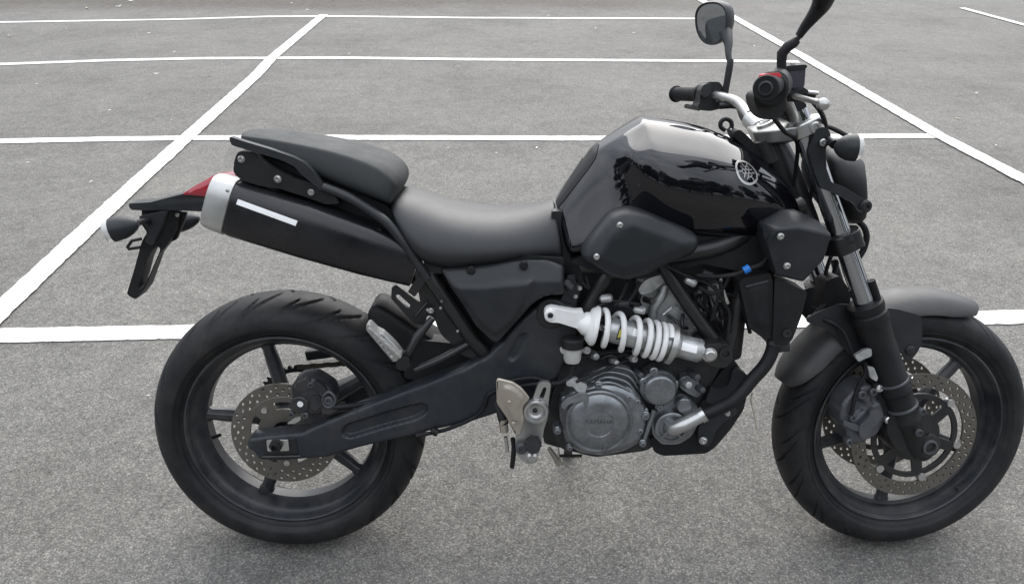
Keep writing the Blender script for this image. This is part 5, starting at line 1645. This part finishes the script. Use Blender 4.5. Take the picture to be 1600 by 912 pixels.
tube('clutch_cable', RUB2, bike, [(1124, 166, .20), (1146, 165, .19), (1160, 170, .16), (1168, 182, .13), (1180, 214, .08), (1196, 246, .06)], .0075, 12, FS)
tube('switch_lead', RUB2, bike, [(1132, 158, .22), (1152, 168, .17), (1160, 186, .12), (1190, 230, .06)], .0045, 8, FS)
tube('brake_hose', RUB2, bike, [(1262, 150, -.21), (1284, 178, -.16), (1290, 210, -.08), (1276, 260, -.02), (1262, 330, .0)], .0048, 10, FS)
tube('throttle_cable', RUB2, bike, [(1210, 186, -.24), (1226, 206, -.18), (1246, 226, -.10), (1240, 290, -.05)], .0042, 8, FS)
panel('fork_lug', FRAME, bike, [(1424, 632), (1440, 636), (1452, 650), (1458, 668), (1446, 680), (1430, 668), (1420, 650)], -.128, .02, fr=FS, r=5, bevel=.003)
for px, py in ((1441, 643), (1436, 676)):
    lathe('lug_ring', CALG, bike, FS.P(px, py, -.142), NEAR, [(-.004, .0085), (.002, .0085), (.003, .0060), (-.001, .0055), (-.001, 0)], 16, FS)
panel('wheel_sensor_guard', FRAME, bike, [(1382, 660), (1396, 668), (1404, 690), (1396, 704), (1382, 690)], -.095, .02, fr=FS, r=4, bevel=.003)

# ------------------------------------------------------------------ unseen trees added behind and beside the camera to darken paint and mirror reflections
def leafy(c, rx, rz, n, seed):
    rnd = random.Random(seed)
    cl = [(c + Vector((rnd.gauss(0, rx * .45), rnd.gauss(0, rx * .45), rnd.uniform(-.7, .8) * rz)), rnd.uniform(.28, .5) * rx) for _ in range(16)]
    V, F = [], []
    for i in range(n):
        q, r = cl[rnd.randrange(len(cl))]
        d = Vector((rnd.gauss(0, 1), rnd.gauss(0, 1), rnd.gauss(0, 1))).normalized()
        p = q + d * r * rnd.uniform(.7, 1.08)
        u, v = basis(Vector((rnd.gauss(0, 1), rnd.gauss(0, 1), rnd.gauss(0, 1))))
        s = rnd.uniform(.07, .14)
        k = len(V)
        V += [p + u * s, p + v * s * .6, p - u * s, p - v * s * .6]
        F.append((k, k + 1, k + 2, k + 3))
    return Mb().add(V, F)
kinds = []
for k in range(3):
    t_ = bpy.data.meshes.new('trunk')
    tb = tube_mb([Vector((0, 0, 0)), Vector((.05, .03, 1.6)), Vector((-.05, .0, 3.2)), Vector((.1, .05, 4.6))], [.20, .16, .12, .05], 10)
    for q in range(6):
        a = q * 1.05 + k
        tube_mb([Vector((0, 0, 2.2 + .3 * q)), Vector((math.cos(a) * .7, math.sin(a) * .7, 3.1 + .3 * q)), Vector((math.cos(a) * 1.5, math.sin(a) * 1.5, 3.7 + .35 * q))], [.08, .05, .02], 6, tb)
    tm = tb.mesh('trunk')
    tm.materials.append(BARK)
    cm = leafy(Vector((0, 0, 3.5)), 2.7, 2.7, 16000, 40 + k).mesh('crown')
    cm.materials.append(CROWN)
    kinds.append((tm, cm))
TR = [(-13, -13.5), (-8.6, -15), (-4.6, -13.8), (-.6, -15.2), (3.6, -14), (7.8, -15), (12, -13.6), (-17.5, -9), (16.5, -9.5), (-20, -4), (20.5, -3), (-22, 1.5), (-21, 7), (-23, 12.5)]
for i, (x, y) in enumerate(TR):
    tm, cm = kinds[i % 3]
    e = bpy.data.objects.new('reflection_tree', None)
    COL.objects.link(e)
    e.location = (x, y, 0)
    e.rotation_euler = (0, 0, i * 1.7)
    e.scale = (1.05 + .07 * (i % 3),) * 3
    for nm, me in (('trunk', tm), ('crown', cm)):
        o = bpy.data.objects.new(nm, me)
        COL.objects.link(o)
        o.parent = e
    tag(e, 'unseen broadleaf tree added to darken the tank reflection', 'tree', 'unseen trees added for reflections')

# ------------------------------------------------------------------ litter on the asphalt
LV = [(-1, 0), (-.55, .42), (0, .5), (.6, .3), (1, 0), (.5, -.36), (0, -.46), (-.6, -.33)]
def leaf_mesh(s, curl, seed):
    rnd = random.Random(seed)
    V = [(x * s * rnd.uniform(.85, 1.1), y * s * .8 * rnd.uniform(.8, 1.1), s * curl * (x * x + .3 * y) + .003) for x, y in LV]
    V.append((0, 0, .004 + s * .05))
    return Mb().add(V, [(i, (i + 1) % 8, 8) for i in range(8)])
spots = [(245, 116, 1.3), (136, 14, 1.5), (185, 11, 1.5), (205, 2, 1.5), (348, 102, .9), (232, 53, 1), (58, 132, .7), (14, 57, 1.2), (272, 82, .8), (172, 173, .9), (268, 189, .8), (142, 285, 1.0), (44, 255, .9),
         (104, 46, .9), (545, 85, .8), (857, 25, .8), (835, 70, .8), (930, 45, .8), (990, 52, .8), (820, 205, .9), (838, 232, 1.1), (776, 240, 1.0), (1216, 54, 1), (1178, 73, .9), (1525, 146, 1.1), (1496, 186, 1.2), (1556, 228, .7), (232, 619, .9), (162, 757, .6), (1135, 48, .8), (700, 232, .8), (520, 1, 1.3), (455, 6, 1), (480, 16, .9)]
lits = []
for i, (px, py, s) in enumerate(spots):
    p = gnd(px, py)
    d = (p - CAM).length
    nm = 'fallen_leaf' if i % 3 else 'stone_chip'
    o = link(nm, leaf_mesh((.0042 if i % 3 else .0035) * s * d / 1.6, .25, i).mesh(nm), (CHIP if i % 3 != 1 else LEAFM))
    o.location = (p.x, p.y, 0.002)
    o.rotation_euler = (0, 0, i * 2.1)
    row = ('beyond the farthest cross line' if py < 28 else 'in the second farthest row' if py < 94 else 'in the middle row' if py < 216 else 'just behind the motorcycle' if py < 500 else 'in front of the nearest cross line')
    xl = 505 - 485 * (py - 25) / 465
    xr = 1095 + 505 * py / 282
    colm = 'left of the left diagonal' if px < xl else 'right of the right diagonal' if px > xr else 'between the diagonals'
    lits.append((nm, row, colm, px, o))
ORD = ['leftmost', 'second from left', 'third from left', 'fourth from left', 'fifth from left', 'sixth from left', 'seventh from left', 'eighth from left']
for nm, row, colm, px, o in lits:
    same = sorted(q[3] for q in lits if q[:3] == (nm, row, colm))
    what = 'pale leaf' if nm == 'fallen_leaf' else 'white stone chip'
    k_ = '' if len(same) == 1 else ORD[same.index(px)] + ' '
    tag(o, k_ + what + ' ' + row + ', ' + colm, 'leaf' if nm == 'fallen_leaf' else 'stone', 'pale leaves scattered over the asphalt' if nm == 'fallen_leaf' else 'white chips scattered over the asphalt')
